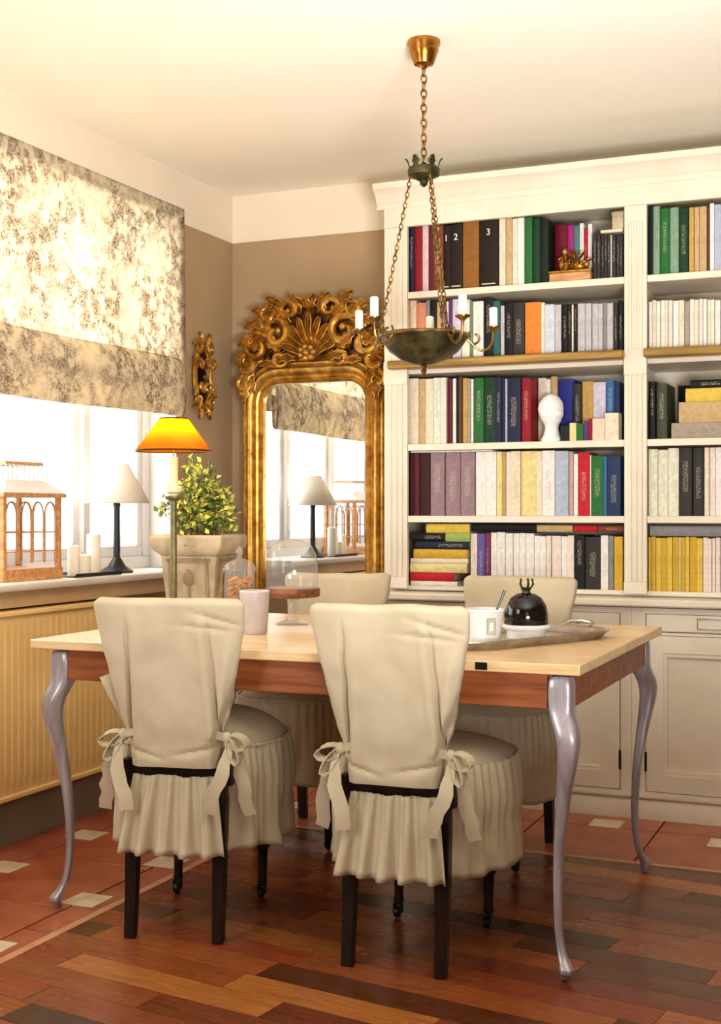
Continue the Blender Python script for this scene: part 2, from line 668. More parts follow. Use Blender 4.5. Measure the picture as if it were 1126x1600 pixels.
PAL = [(112, 56, 28), (96, 44, 22), (140, 72, 32), (72, 34, 18), (124, 60, 28), (58, 28, 16), (156, 88, 38), (132, 58, 28), (84, 42, 20), (110, 46, 24), (170, 104, 48)]
ca, sa = math.cos(ANG), math.sin(ANG)
rest = MB()
nplank = 0
PW = 0.102
rnd = random.Random(11)
for r in range(-40, 45):
    u = -6.0 + rnd.random() * 0.7
    while u < 6.0:
        L = rnd.uniform(0.45, 0.95)
        g = 0.0009
        rect = [(u + g, r * PW + g), (u + L - g, r * PW + g), (u + L - g, (r + 1) * PW - g), (u + g, (r + 1) * PW - g)]
        wp = [(2.0 + a * ca - b * sa, -2.5 + a * sa + b * ca) for a, b in rect]
        wp = clip(wp, 1, 0, PX + 0.016)
        if len(wp) >= 3:
            wp = clip(wp, 0, -1, -(PY - 0.016))
        if len(wp) >= 3:
            wp = clip(wp, -1, 0, -5.2)
        if len(wp) >= 3:
            wp = clip(wp, 0, 1, YN)
        if len(wp) >= 3:
            cx = sum(p[0] for p in wp) / len(wp)
            cy = sum(p[1] for p in wp) / len(wp)
            if nplank < 298 and (in_view(cx, cy) or any(in_view(*p) for p in wp)):
                loc = [((p[0] - cx) * ca + (p[1] - cy) * sa, -(p[0] - cx) * sa + (p[1] - cy) * ca) for p in wp]
                o = build('plank', MB().prism(loc, -0.008, -rnd.random() * 0.0006, 'z'), 'plank_wood', floor, (cx, cy, 0), (0, 0, ANG))
                c = lin(rnd.choice(PAL))
                k = rnd.uniform(0.85, 1.15)
                o.color = (c[0] * k, c[1] * k, c[2] * k, 1)
                nplank += 1
            else:
                rest.prism(wp, -0.008, 0.0, 'z')
        u += L
ro = build('plank_field', rest, 'plank_wood_far', floor)
ro['kind'] = 'stuff'
st = MB()
st.box(PX - 0.014, PX + 0.014, YN, PY - 0.014, -0.008, 0.0006).box(PX - 0.014, 5.2, PY - 0.014, PY + 0.014, -0.008, 0.0006)
build('edge_strip', st, 'strip_wood', floor)

TS = 0.43
trest = MB()


def tile(x0, x1, y0, y1, holes):
    g = 0.003
    poly = [(x0 + g, y0 + g), (x1 - g, y0 + g), (x1 - g, y1 - g), (x0 + g, y1 - g)]
    poly = clip(clip(poly, 1, 0, 0.0), 0, -1, 0.0)
    if len(poly) < 3:
        return
    cx, cy = (x0 + x1) / 2, (y0 + y1) / 2
    lp = [(p[0] - cx, p[1] - cy) for p in poly]
    dz = -rnd.random() * 0.0008
    build('tile', MB().prism(lp, -0.008, dz, 'z'), 'tile_terracotta', floor, (cx, cy, 0), bevel=0.002)


def inset(x, y):
    s = 0.055
    build('tile_inset', B(-s, s, -s, s, -0.008, 0.0012), 'tile_ivory', floor, (x, y, 0), bevel=0.001)


# border along the window wall: columns ending at x = 0.215, 0.645, the board edge
EX = [0.0, 0.215, 0.645, PX - 0.014]
for ci in range(3):
    off = [-0.19, 0.0, -0.19][ci]
    y = 0.0 + off + 0.43
    while y > YN:
        y0, y1 = max(y - TS, YN), min(y, 0.0)
        if y1 - y0 > 0.02:
            tile(EX[ci], EX[ci + 1], y0, y1, None)
        y -= TS
for y in (-0.57, -1.005, -1.44, -1.875, -2.31, -2.745):
    inset(0.215, y)
for y in (-0.76, -1.195, -1.63, -2.063, -2.5, -2.93):
    inset(0.655, y)
# border along the bookcase wall
xs = [PX - 0.014 + 0.0]
while xs[-1] < 5.2:
    xs.append(min(xs[-1] + TS, 5.2))
for a, b in zip(xs, xs[1:]):
    if b - a > 0.02:
        tile(a, b, PY + 0.014, -0.62, None)
        tile(a, b, -0.62, -0.19, None)
for x, y in ((1.43, -0.66), (1.84, -0.575), (2.27, -0.70), (2.68, -0.585), (1.02, -0.60)):
    inset(x, y)


# ---------------------------------------------------------------- radiator
rad = thing('panel_radiator', 'long ivory ribbed panel radiator under the window sill', 'radiator', (0, 0, 0))
RY0, RY1 = -2.75, -0.98


def ribbed(u, v):
    y = RY0 + (RY1 - RY0) * u
    z = 0.185 + (0.775 - 0.185) * v
    k = (y / 0.0345) % 1.0
    d = 0.0045 if 0.25 < k < 0.75 else 0.0
    edge = min(v, 1 - v)
    if edge < 0.055:
        d = 0.0
    return (0.112 + d, y, z)


rp = MB()
rp.grid(ribbed, 412, 24)
build('front_panel', rp, 'radiator_paint', rad)
build('back_panel', B(0.03, 0.045, RY0, RY1, 0.19, 0.77), 'radiator_paint', rad, bevel=0.004)
build('side_cover', B(0.03, 0.122, RY1, RY1 + 0.006, 0.175, 0.785), 'radiator_paint', rad, bevel=0.002)
tg = MB().box(0.028, 0.124, RY0, RY1 + 0.006, 0.775, 0.792)
build('top_grille', tg, 'radiator_paint', rad, bevel=0.004)
build('bottom_rail', B(0.045, 0.122, RY0, RY1, 0.168, 0.186), 'radiator_paint', rad, bevel=0.004)
vp = MB().tube([(0.08, RY1 - 0.05, 0.175), (0.08, RY1 - 0.05, 0.02), (0.08, RY1 - 0.05, 0.0)], 0.009)
build('pipe', vp, 'radiator_paint', rad)
for y in (-1.35, -2.4):
    build('bracket', B(0.0, 0.032, y - 0.02, y + 0.02, 0.3, 0.7), 'radiator_paint', rad)

# ---------------------------------------------------------------- roman blind
blind = thing('roman_blind', 'cream roman blind with brown pictorial print across the window', 'blind')
BY0, BY1 = -2.85, -0.445


def sheet(path, y0, y1, ny, nv):
    ln = [0.0]
    for a, b in zip(path, path[1:]):
        ln.append(ln[-1] + math.dist(a, b))

    def fn(u, v):
        s = v * ln[-1]
        y = y0 + (y1 - y0) * u
        for i in range(len(path) - 1):
            if s <= ln[i + 1] + 1e-9:
                t = (s - ln[i]) / max(1e-9, ln[i + 1] - ln[i])
                x = path[i][0] + (path[i + 1][0] - path[i][0]) * t
                z = path[i][1] + (path[i + 1][1] - path[i][1]) * t
                break
        k = max(0.0, (2.3 - z))
        x += 0.006 * nz(y * 2.2, z * 2.0, 3.1) * min(1, k * 2)
        z += 0.012 * nz(y * 1.4, 7.7, 1.0) * (1 if z < 1.9 else 0)
        return (x, y, z)
    return fn


main = [(0.012, 2.405), (0.014, 2.30), (0.016, 1.95), (0.02, 1.76), (0.024, 1.60)]
build('blind_cloth', MB().grid(sheet(main, BY0, BY1, 60, 40), 70, 48), 'toile_cloth', blind, solid=0.002)
fold1 = [(0.022, 1.76), (0.04, 1.735), (0.052, 1.70), (0.056, 1.64), (0.054, 1.57), (0.048, 1.525), (0.04, 1.515), (0.03, 1.53), (0.028, 1.57), (0.027, 1.68)]
build('bottom_fold', MB().grid(sheet(fold1, BY0, BY1 - 0.055, 60, 30), 70, 40), 'toile_cloth', blind, solid=0.002)
build('head_rail', B(0.004, 0.011, BY0, BY1, 2.355, 2.405), 'window_paint', blind)

# ---------------------------------------------------------------- upper bookcase
XA0, XA1, XA2, XB1, XE = 0.901, 1.0, 1.865, 2.813, 2.912
XP2 = 1.948
FY = -0.38
case = thing('bookcase', 'tall cream bookcase with fluted posts and deep cornice, filled with books', 'bookcase', (0, 0, 0))
build('side_panel', B(XA0 + 0.012, XA0 + 0.032, FY + 0.02, -0.006, 0.81, 2.34), 'white_paint', case)
build('side_panel', B(XE - 0.032, XE - 0.012, FY + 0.02, -0.006, 0.81, 2.34), 'white_paint', case)
build('divider', B(1.897, 1.917, FY + 0.02, -0.03, 0.81, 2.26), 'white_paint', case)
build('back_panel', B(XA0 + 0.033, XE - 0.033, -0.02, -0.006, 0.81, 2.34), 'white_paint', case)


def post(x0, x1):
    p = MB()
    p.box(x0, x1, FY, FY + 0.02, 0.815, 2.26)
    wv = x1 - x0
    for k in range(3):
        c = x0 + wv * (0.26 + 0.24 * k)
        p.lathe([(0.0075, 0.86), (0.0075, 2.2)], 10, (c, FY, 0))
    p.box(x0 - 0.001, x1 + 0.001, FY - 0.008, FY + 0.01, 1.63, 1.72)
    p.box(x0 - 0.001, x1 + 0.001, FY - 0.006, FY + 0.01, 0.8155, 0.86)
    return build('fluted_post', p, 'white_paint', case, bevel=0.002)


post(XA0, XA1)
post(XA2, XP2)
post(XB1, XE)
SHELVES = [1.998, 1.39, 1.105]
for x0, x1 in ((XA0 + 0.033, 1.896), (1.918, XE - 0.033)):
    for z in SHELVES:
        build('shelf', B(x0, x1, FY + 0.021, -0.021, z - 0.022, z), 'white_paint', case, bevel=0.002)
        a, b = (XA1 + 0.001, XA2 - 0.001) if x0 < 1.5 else (XP2 + 0.001, XB1 - 0.001)
        build('shelf_lip', B(a, b, FY + 0.002, FY + 0.0205, z - 0.026, z), 'white_paint', case, bevel=0.002)
    build('shelf', B(x0, x1, FY + 0.021, -0.021, 1.672, 1.722), 'white_paint', case)
    build('bottom_board', B(x0, x1, FY + 0.021, -0.021, 0.81, 0.826), 'white_paint', case)
build('gilded_board', B(0.93, 1.868, FY - 0.045, FY + 0.02, 1.688, 1.7215), 'panel_line_wood', case, bevel=0.006, label='wooden pull-out board with gold moulded edge')
build('gilded_board', B(1.944, 2.88, FY - 0.045, FY + 0.02, 1.688, 1.7215), 'panel_line_wood', case, bevel=0.006, label='wooden pull-out board with gold moulded edge')
build('frieze', B(XA0, XE, FY, FY + 0.02, 2.2605, 2.345), 'white_paint', case)
cor = [(-0.372, 2.335), (FY - 0.004, 2.335), (FY - 0.004, 2.355), (FY - 0.014, 2.365), (FY - 0.02, 2.385), (FY - 0.04, 2.402), (FY - 0.05, 2.408), (FY - 0.05, 2.432), (-0.008, 2.432), (-0.008, 2.345), (-0.372, 2.345)]
build('cornice', MB().prism(cor, XA0 - 0.03, XE + 0.03, 'x'), 'white_paint', case)
build('top_board', B(XA0 + 0.033, XE - 0.033, FY + 0.021, -0.021, 2.296, 2.312), 'white_paint', case)

# ---------------------------------------------------------------- worktop and base cabinets
LY = -0.45
wt = MB().prism([(LY - 0.03, 0.775), (LY - 0.036, 0.781), (LY - 0.036, 0.797), (LY - 0.03, 0.803), (FY + 0.05, 0.803), (FY + 0.05, 0.809), (-0.006, 0.809), (-0.006, 0.7745)], XA0 - 0.02, XE + 0.02, 'x')
top = build('worktop', wt, 'white_paint', bevel=0.0)
tag(top, 'cream worktop ledge running along the top of the base cabinets', 'worktop')


def base_unit(x0, x1, label):
    t = thing('base_cabinet', label, 'cabinet', (x0, 0, 0))
    W = x1 - x0
    build('carcass', B(0.0, W, LY + 0.025, -0.006, 0.06, 0.77), 'white_paint', t)
    fb = MB()
    fb.box(0, 0.05, LY, LY + 0.024, 0.09, 0.77).box(W - 0.04, W, LY, LY + 0.024, 0.09, 0.77)
    fb.box(0.05, W - 0.04, LY, LY + 0.024, 0.75, 0.77).box(0.05, W - 0.04, LY, LY + 0.024, 0.672, 0.682).box(0.05, W - 0.04, LY, LY + 0.024, 0.09, 0.1)
    build('face_frame', fb, 'white_paint', t)
    pl = MB().prism([(LY - 0.012, 0.0), (LY - 0.012, 0.06), (LY - 0.004, 0.072), (LY - 0.016, 0.08), (LY - 0.016, 0.089), (-0.01, 0.089), (-0.01, 0.0)], 0, W, 'x')
    build('plinth', pl, 'white_paint', t)
    a, b = 0.053, W - 0.043
    mid = (a + b) / 2
    for d0, d1, hx in ((a, mid - 0.0015, a), (mid + 0.0015, b, b)):
        d = MB()
        z0, z1 = 0.103, 0.67
        sw = 0.062
        d.box(d0, d0 + sw, LY - 0.004, LY + 0.018, z0, z1).box(d1 - sw, d1, LY - 0.004, LY + 0.018, z0, z1)
        d.box(d0 + sw, d1 - sw, LY - 0.004, LY + 0.018, z0, z0 + sw).box(d0 + sw, d1 - sw, LY - 0.004, LY + 0.018, z1 - sw, z1)
        do = build('door', d, 'white_paint', t)
        pm = MB()
        q = sw
        r = sw + 0.014
        pm.box(d0 + q, d0 + q + 0.014, LY + 0.0, LY + 0.012, z0 + r, z1 - r).box(d1 - q - 0.014, d1 - q, LY, LY + 0.012, z0 + r, z1 - r)
        pm.box(d0 + q, d1 - q, LY, LY + 0.012, z0 + q, z0 + q + 0.014).box(d0 + q, d1 - q, LY, LY + 0.012, z1 - q - 0.014, z1 - q)
        pm.box(d0 + q, d1 - q, LY + 0.0125, LY + 0.0165, z0 + q, z1 - q)
        build('door_panel', pm, 'white_paint', do)
        hp = d0 - 0.0015 if hx == a else d1 + 0.0015
        for hz in (0.21, 0.585):
            build('hinge', MB().lathe([(0.0045, -0.035), (0.0045, 0.035)], 8, (hp, LY - 0.005, hz)), 'dark_metal', do)
        kx = d1 - 0.03 if hx == a else d0 + 0.03
        ku = MB().lathe([(0.004, 0), (0.005, 0.01), (0.011, 0.014), (0.011, 0.02), (0.004, 0.024)], 12, mat=Matrix.Translation((kx, LY - 0.004, 0.5)) @ Matrix.Rotation(PI / 2, 4, 'X'))
        build('knob', ku, 'dark_metal', do)
        dr = B(d0, d1, LY - 0.004, LY + 0.018, 0.685, 0.748)
        dro = build('drawer', dr, 'white_paint', t, bevel=0.004)
        c = (d0 + d1) / 2
        lf = MB()
        lf.box(c - 0.045, c + 0.045, LY - 0.009, LY - 0.004, 0.735, 0.738).box(c - 0.045, c + 0.045, LY - 0.009, LY - 0.004, 0.698, 0.701)
        lf.box(c - 0.045, c - 0.042, LY - 0.009, LY - 0.004, 0.698, 0.738).box(c + 0.042, c + 0.045, LY - 0.009, LY - 0.004, 0.698, 0.738)
        build('label_frame', lf, 'silver', dro)
        ku = MB().lathe([(0.004, 0), (0.004, 0.01), (0.009, 0.014), (0.009, 0.02), (0.003, 0.023)], 12, mat=Matrix.Translation((c + 0.075, LY - 0.004, 0.716)) @ Matrix.Rotation(PI / 2, 4, 'X'))
        build('knob', ku, 'dark_metal', dro)
    return t


base_unit(XA0, 1.9055, 'cream two-door base cabinet beside the gilt mirror, under the worktop')
base_unit(1.9065, XE, 'cream two-door base cabinet farther from the mirror, its door clear of the chairs')

# ---------------------------------------------------------------- gilt mirror
mir = thing('gilt_mirror', 'tall gilt mirror with arched corners and carved shell crest', 'mirror', (0.452, -0.075, 0))
GX, RC = 0.25, 0.09       # half width and corner radius of the glass
GZ0, GZ1 = 0.14, 1.69


def arch(o, n=10):
    """outline of the frame offset outwards by o, from the lower corner round the top to the other lower corner"""
    pts = [(-GX - o, GZ0 - o)]
    for i in range(n + 1):
        a = PI - PI / 2 * i / n
        pts.append((-GX + RC + (RC + o) * math.cos(a), GZ1 - RC + (RC + o) * math.sin(a)))
    for i in range(n + 1):
        a = PI / 2 - PI / 2 * i / n
        pts.append((GX - RC + (RC + o) * math.cos(a), GZ1 - RC + (RC + o) * math.sin(a)))
    pts.append((GX + o, GZ0 - o))
    return pts


def frame_strip(prof, mat, name):
    """prof = list of (offset outwards, depth y)"""
    m = MB()
    rows = []
    for o, y in prof:
        rows.append([m.bm.verts.new((p[0], y, p[1])) for p in arch(o)])
    n = len(rows[0])
    for a, b in zip(rows, rows[1:]):
        for i in range(n):
            k = (i + 1) % n
            m.quad([a[i], a[k], b[k], b[i]])
    return build(name, m, mat, mir)


frame_strip([(-0.004, 0.0), (-0.004, -0.02), (0.006, -0.03), (0.016, -0.022), (0.02, -0.018), (0.03, -0.024)], 'gilt', 'inner_moulding')
frame_strip([(0.028, -0.02), (0.03, -0.03), (0.042, -0.046), (0.056, -0.05), (0.066, -0.044), (0.07, -0.034), (0.076, -0.04), (0.084, -0.04), (0.09, -0.03), (0.09, 0.04)], 'gilt', 'outer_moulding')
gm = MB()
gm.quad([gm.bm.verts.new((p[0], -0.004, p[1])) for p in arch(0.0)])
build('mirror_glass', gm, 'mirror_glass', mir, flat=True)
bk = MB()
bk.prism([(p[0], p[1]) for p in arch(0.08)], 0.0, 0.03, 'y')
build('back_board', bk, 'dark_wood', mir)


def scroll_pts(cx, cz, r0, a0, turns, d, y=-0.04, n=22, shrink=0.25):
    out = []
    for i in range(n + 1):
        t = i / n
        a = a0 + d * 2 * PI * turns * t
        r = r0 * (1 - (1 - shrink) * t)
        out.append((cx + r * math.cos(a), y - 0.012 * math.sin(PI * t), cz + r * math.sin(a)))
    return out


def leaf_mesh(mb, x, z, ang, L, Wd, y0=-0.035, curl=0.03, lobes=3):
    """an acanthus leaf lying on the crest plane, pointing along ang"""
    ux, uz = math.cos(ang), math.sin(ang)

    def fn(u, v):
        s = (u - 0.5) * 2
        wv = Wd * (math.sin(PI * min(0.98, v * 0.9 + 0.06)) ** 0.7) * (1 + 0.28 * math.cos(v * PI * 2 * lobes))
        a = v * L
        off = s * wv
        y = y0 - curl * (math.sin(PI * v) * 0.6 + v * v * 0.6) + 0.35 * wv * abs(s) ** 1.5 - 0.006 * math.cos(s * 7)
        return (x + ux * a - uz * off, y, z + uz * a + ux * off)
    mb.grid(fn, 8, 12)


crest = build('crest_board', MB().prism([(-0.335, 1.74), (-0.325, 1.83), (-0.28, 1.90), (-0.235, 1.98), (-0.17, 2.03), (-0.08, 2.045), (0.08, 2.045), (0.17, 2.03), (0.235, 1.98), (0.28, 1.90), (0.325, 1.83), (0.335, 1.74), (0.28, 1.765), (-0.28, 1.765)], -0.03, 0.0, 'y'), 'gilt_dark', mir)
# shell: nine petals fanned from the foot
for k in range(9):
    a = PI / 2 + (k - 4) * 0.30
    m = MB()
    leaf_mesh(m, 0.0, 1.80, a, 0.185 - 0.012 * abs(k - 4), 0.021, y0=-0.045, curl=0.035, lobes=1)
    build('shell_petal', m, 'gilt', crest, solid=0.006)
m = MB()
for k in range(7):
    a = 2 * PI * k / 7
    m.ball((0.032 * math.cos(a), -0.085, 1.81 + 0.026 * math.sin(a)), 0.016, 0.016, 0.014, 10, 6)
m.ball((0, -0.09, 1.81), 0.018, 0.02, 0.018, 10, 6)
build('rosette', m, 'gilt', crest)
for s in (-1, 1):
    for (cx, cz, r, a0, tr, d, w0) in ((0.16, 1.90, 0.072, 0.3, 1.25, 1, 0.017), (0.26, 1.845, 0.058, 1.2, 1.2, -1, 0.015), (0.095, 2.0, 0.05, -0.6, 1.1, 1, 0.012),
                                       (0.20, 1.985, 0.042, 2.2, 1.2, -1, 0.012), (0.255, 1.93, 0.034, 0.2, 1.2, 1, 0.010), (0.31, 1.765, 0.05, 0.4, 1.25, 1, 0.013), (0.325, 1.685, 0.035, 2.6, 1.1, -1, 0.011), (0.145, 1.79, 0.035, 3.6, 1.1, 1, 0.010)):
        p = scroll_pts(cx, cz, r, a0, tr, d, y=-0.05)
        p = [(s * q[0], q[1], q[2]) for q in p]
        m = MB().tube(p, [w0 * (0.55 + 0.6 * math.sin(PI * min(1, i / 22 + 0.12))) for i in range(23)], 8)
        m.ball(p[-1], w0 * 1.1, w0 * 1.1, w0 * 1.1, 8, 6)
        build('scroll', m, 'gilt', crest)
    for (x, z, a, L, Wd) in ((0.05, 1.98, 1.2, 0.085, 0.026), (0.10, 1.94, 0.9, 0.13, 0.03), (0.17, 1.90, 0.35, 0.11, 0.028), (0.20, 1.86, -0.1, 0.11, 0.026), (0.23, 1.80, -0.35, 0.12, 0.026),
                             (0.12, 1.83, 0.5, 0.11, 0.028), (0.27, 1.77, -0.9, 0.11, 0.024), (0.305, 1.72, -1.45, 0.12, 0.026), (0.30, 1.74, -1.9, 0.10, 0.022), (0.20, 1.92, 0.9, 0.09, 0.022),
                             (0.07, 1.79, 0.1, 0.11, 0.022), (0.155, 1.985, 0.1, 0.075, 0.02), (0.0, 2.0, 1.2, 0.07, 0.02), (0.03, 2.02, 0.6, 0.08, 0.02), (0.13, 2.02, 0.5, 0.09, 0.022), (0.19, 2.0, 0.1, 0.09, 0.024), (0.23, 1.96, -0.3, 0.09, 0.024), (0.265, 1.90, -0.5, 0.09, 0.024), (0.30, 1.84, -0.9, 0.09, 0.024), (0.215, 1.90, -0.6, 0.1, 0.024), (0.27, 1.835, 0.75, 0.07, 0.02), (0.13, 1.775, -0.05, 0.12, 0.018)):
        m = MB()
        leaf_mesh(m, s * x, z, a if s > 0 else PI - a, L, Wd, y0=-0.04 - 0.012 * random.random())
        build('acanthus_leaf', m, 'gilt', crest, solid=0.006)
m = MB()
for k in range(34):
    a = random.uniform(0.3, 2.84)
    leaf_mesh(m, random.uniform(-0.22, 0.22), random.uniform(1.79, 1.98), a, 0.07, 0.016, y0=-0.03)
build('leaf_sprays', m, 'gilt_dark', crest, solid=0.005)

# gilt wall ornament
orn = thing('wall_ornament', 'small oval carved gilt ornament hung on the taupe wall beside the blind', 'wall ornament', (0.0, -0.30, 1.71), PI / 2)
build('back_plate', MB().lathe([(0.001, 0.0), (0.9, 0.0), (1.0, 0.006), (0.94, 0.014), (0.001, 0.016)], 24, mat=Matrix.Rotation(PI / 2, 4, 'X') @ Matrix.Diagonal((0.062, 0.118, 1, 1))), 'dark_wood', orn)
m = MB().tube([(0.066 * math.cos(2 * PI * i / 32), -0.018, 0.128 * math.sin(2 * PI * i / 32)) for i in range(32)], 0.012, 8, closed=True)
build('oval_rim', m, 'gilt', orn)
for s in (-1, 1):
    for (cx, cz, r, a0, d) in ((0.05, 0.12, 0.032, 0.4, 1), (0.06, -0.11, 0.032, 5.4, -1), (0.03, 0.05, 0.024, 1.0, 1), (0.03, -0.05, 0.024, 4.0, -1)):
        p = [(s * q[0], q[1] + 0.02, q[2]) for q in scroll_pts(cx, cz, r, a0, 1.2, d, y=-0.04)]
        build('scroll', MB().tube(p, 0.008, 8), 'gilt', orn)
    for (x, z, a, L) in ((0.02, 0.13, 1.2, 0.06), (0.055, 0.03, 0.9, 0.06), (0.055, -0.04, -0.9, 0.06), (0.02, -0.13, -1.2, 0.06)):
        m = MB()
        leaf_mesh(m, s * x, z, a if s > 0 else PI - a, L, 0.016, y0=-0.02, curl=0.018)
        build('carved_leaf', m, 'gilt', orn, solid=0.005)
m = MB()
leaf_mesh(m, 0, -0.04, PI / 2, 0.1, 0.02, y0=-0.02)
build('carved_leaf', m, 'gilt_dark', orn, solid=0.005)


# ---------------------------------------------------------------- dining table
TX0, TX1, TY0, TY1, TZ = 0.55, 2.125, -2.19, -1.085, 0.76
table = thing('dining_table', 'large pine-topped dining table with grey painted cabriole legs', 'table', (1.348, -1.645, 0))
cx, cy = 1.348, -1.645
nb = 6
bw = (TY1 - TY0) / nb
for i in range(nb):
    y0 = TY0 + i * bw - cy
    o = build('tabletop_board', B(TX0 - cx, TX1 - cx, y0 + 0.0006, y0 + bw - 0.0006, TZ - 0.026, TZ), 'pine_top', table, bevel=0.003)
    if i == 0:
        build('wood_knot', B(0.52, 0.55, y0 - 0.0015, y0 + 0.004, TZ - 0.022, TZ - 0.004), 'dark_wood', o)
lx, ly = 0.72, 0.492
for s in (-1, 1):
    build('apron', B(-lx + 0.03, lx - 0.03, s * (ly + 0.012) - 0.011, s * (ly + 0.012) + 0.011, 0.648, 0.7335), 'apron_wood', table, bevel=0.002)
    build('apron', B(s * (lx + 0.012) - 0.011, s * (lx + 0.012) + 0.011, -ly + 0.03, ly - 0.03, 0.648, 0.7335), 'apron_wood', table, bevel=0.002)
LEG = [(0.733, 0, 0.030), (0.70, 0, 0.030), (0.655, 0, 0.030), (0.635, 0.003, 0.0305), (0.61, 0.015, 0.0305), (0.585, 0.025, 0.029), (0.55, 0.026, 0.026), (0.50, 0.018, 0.0215), (0.42, 0.004, 0.0165),
       (0.33, -0.008, 0.0135), (0.24, -0.014, 0.0115), (0.15, -0.014, 0.0100), (0.09, -0.008, 0.0098), (0.055, 0.002, 0.0105), (0.04, 0.012, 0.014), (0.03, 0.018, 0.018), (0.018, 0.019, 0.016), (0.012, 0.014, 0.010), (0.0, 0.012, 0.009)]
for sx in (-1, 1):
    for sy in (-1, 1):
        m = MB()
        rows = []
        for z, o, hs in LEG:
            q = o * 0.9
            ex = 0.35 if z > 0.64 else 0.62
            row = []
            for k in range(16):
                a = 2 * PI * k / 16
                c, s_ = math.cos(a), math.sin(a)
                row.append(m.bm.verts.new((sx * (lx + q) + hs * math.copysign(abs(c) ** ex, c), sy * (ly + q) + hs * math.copysign(abs(s_) ** ex, s_), z)))
            rows.append(row)
        for a, b in zip(rows, rows[1:]):
            for k in range(16):
                m.quad([a[k], a[(k + 1) % 16], b[(k + 1) % 16], b[k]])
        m.quad(rows[0])
        m.quad(list(reversed(rows[-1])))
        build('leg', m, 'leg_paint', table, sub=1)


# ---------------------------------------------------------------- slip-covered chairs
HW = [(0.455, 0.118), (0.50, 0.122), (0.545, 0.131), (0.595, 0.148), (0.65, 0.161), (0.707, 0.174), (0.77, 0.187), (0.84, 0.2), (0.875, 0.203), (0.885, 0.202), (0.9, 0.194)]


def back_y(z):
    t = (z - 0.45) / 0.45
    return -0.195 - 0.045 * t - 0.02 * t * t


def gauss(x, s):
    return math.exp(-(x / s) ** 2)


def back_cover(seed):
    def fn(u, v):
        # v 0..0.86 up the sides, then closing over the top
        zt = 0.897
        if v <= 0.88:
            z = 0.455 + (0.878 - 0.455) * (v / 0.88)
            k = 1.0
        else:
            t = (v - 0.88) / 0.12
            z = 0.878 + 0.02 * math.sin(t * PI / 2)
            k = math.cos(t * PI / 2) * 0.985 + 0.015
        hw = smooth_table(HW, z)
        a = 2 * PI * u
        c, s = math.cos(a), math.sin(a)
        x = hw * math.copysign(abs(c) ** 0.45, c)
        th = 0.028 + 0.010 * max(0, 1 - (z - 0.455) / 0.25)
        y = th * math.copysign(abs(s) ** 0.6, s)
        if v > 0.88:
            x *= (0.93 + 0.07 * k)
            y *= k
        # folds gathered towards the ties at the waist
        tz = (z - 0.455) / 0.42
        pull = gauss(z - 0.545, 0.16)
        if s < 0:
            g1 = 0.118 - 0.024 * max(0.0, min(1.0, (z - 0.53) / 0.33)) + seed * 0.006
            g2 = -0.112 - 0.004 * tz
            fade = min(1.0, max(0.0, (0.87 - z) / 0.1))
            y += 0.018 * fade * (0.7 + 0.7 * gauss(z - 0.58, 0.09)) * gauss(x - g1, 0.006) * min(1, max(0, z - 0.49) / 0.05)
            y += 0.017 * fade * (0.7 + 0.5 * gauss(z - 0.6, 0.1)) * gauss(x - g2, 0.0055) * min(1, max(0, z - 0.49) / 0.05)
            g3 = 0.121 + 0.085 * max(0.0, (z - 0.54) / 0.22)
            if 0.53 < z < 0.80:
                y += 0.022 * gauss(x - g3, 0.0065) * min(1, (0.80 - z) / 0.06)
                y -= 0.013 * gauss(x - (g1 + g3) / 2, 0.018) * min(1, (0.80 - z) / 0.06)
            y -= 0.007 * fade * gauss(x - (g1 - 0.02), 0.013) + 0.006 * fade * gauss(x - (g2 + 0.02), 0.015)
            for (zz, xx, sl) in ((0.845, 0.13, -0.25), (0.822, 0.10, -0.1), (0.50, 0.07, 0.2), (0.495, -0.09, -0.3)):
                if abs(x - xx) < 0.09:
                    y += 0.007 * gauss(z - zz - sl * (x - xx), 0.006) * math.cos((x - xx) / 0.09 * PI / 2)
            y += 0.006 * nz(x * 9 + seed * 7, z * 6, seed * 3.3) + 0.0035 * nz(x * 24, z * 15, seed)
            y -= 0.006 * gauss(z - 0.47, 0.03) * (1 - abs(c) ** 4)
        else:
            y += 0.004 * nz(x * 9 + 5, z * 7, seed * 3.3)
        x += 0.003 * nz(z * 14, s * 2, seed)
        if z > 0.85:
            z += 0.006 * nz(x * 8, seed * 2.0, 4.0)
        return (x, back_y(z) + y, z)
    return MB().grid(fn, 360, 80, cu=True)


def seat_outline(th):
    """th from +y (front), going round; returns x, y"""
    s, c = math.sin(th), math.cos(th)
    x = 0.232 * math.copysign(abs(s) ** 0.72, s)
    y = 0.02 + (0.235 if c > 0 else 0.215) * math.copysign(abs(c) ** 0.72, c)
    if y < 0:
        x *= 1 + y * 1.1
    return x, y


def skirt(seed, ruf=1.0, t0=-2.62, t1=2.62):
    n = 264

    def fn(u, v):
        th = t0 + (t1 - t0) * u
        x, y = seat_outline(th)
        z = 0.497 - (0.497 - 0.228) * v
        ph = th * 15 + 2.2 * nz(th * 2.0, seed, 0.3)
        ru = ruf * (0.0015 + (0.006 + 0.006 * abs(nz(th * 1.3, seed, 7.0))) * v ** 0.8) * math.sin(ph) + 0.004 * (1 - v) * math.sin(th * 55)
        ru += 0.016 * v * nz(th * 2.6, v * 1.5, seed + 4) + 0.009 * v ** 0.5 * nz(th * 6, v * 4, seed)
        fl = 1.0 + 0.06 * v + 0.08 * math.sin(PI * min(1, v * 1.6)) * 0.4
        n_ = Vector((x, y - 0.02, 0)).normalized()
        z += 0.012 * v * nz(th * 1.7, seed, 9.0)
        return (x * fl + n_.x * ru, (y - 0.02) * fl + 0.02 + n_.y * ru, z)
    return MB().grid(fn, n, 18)


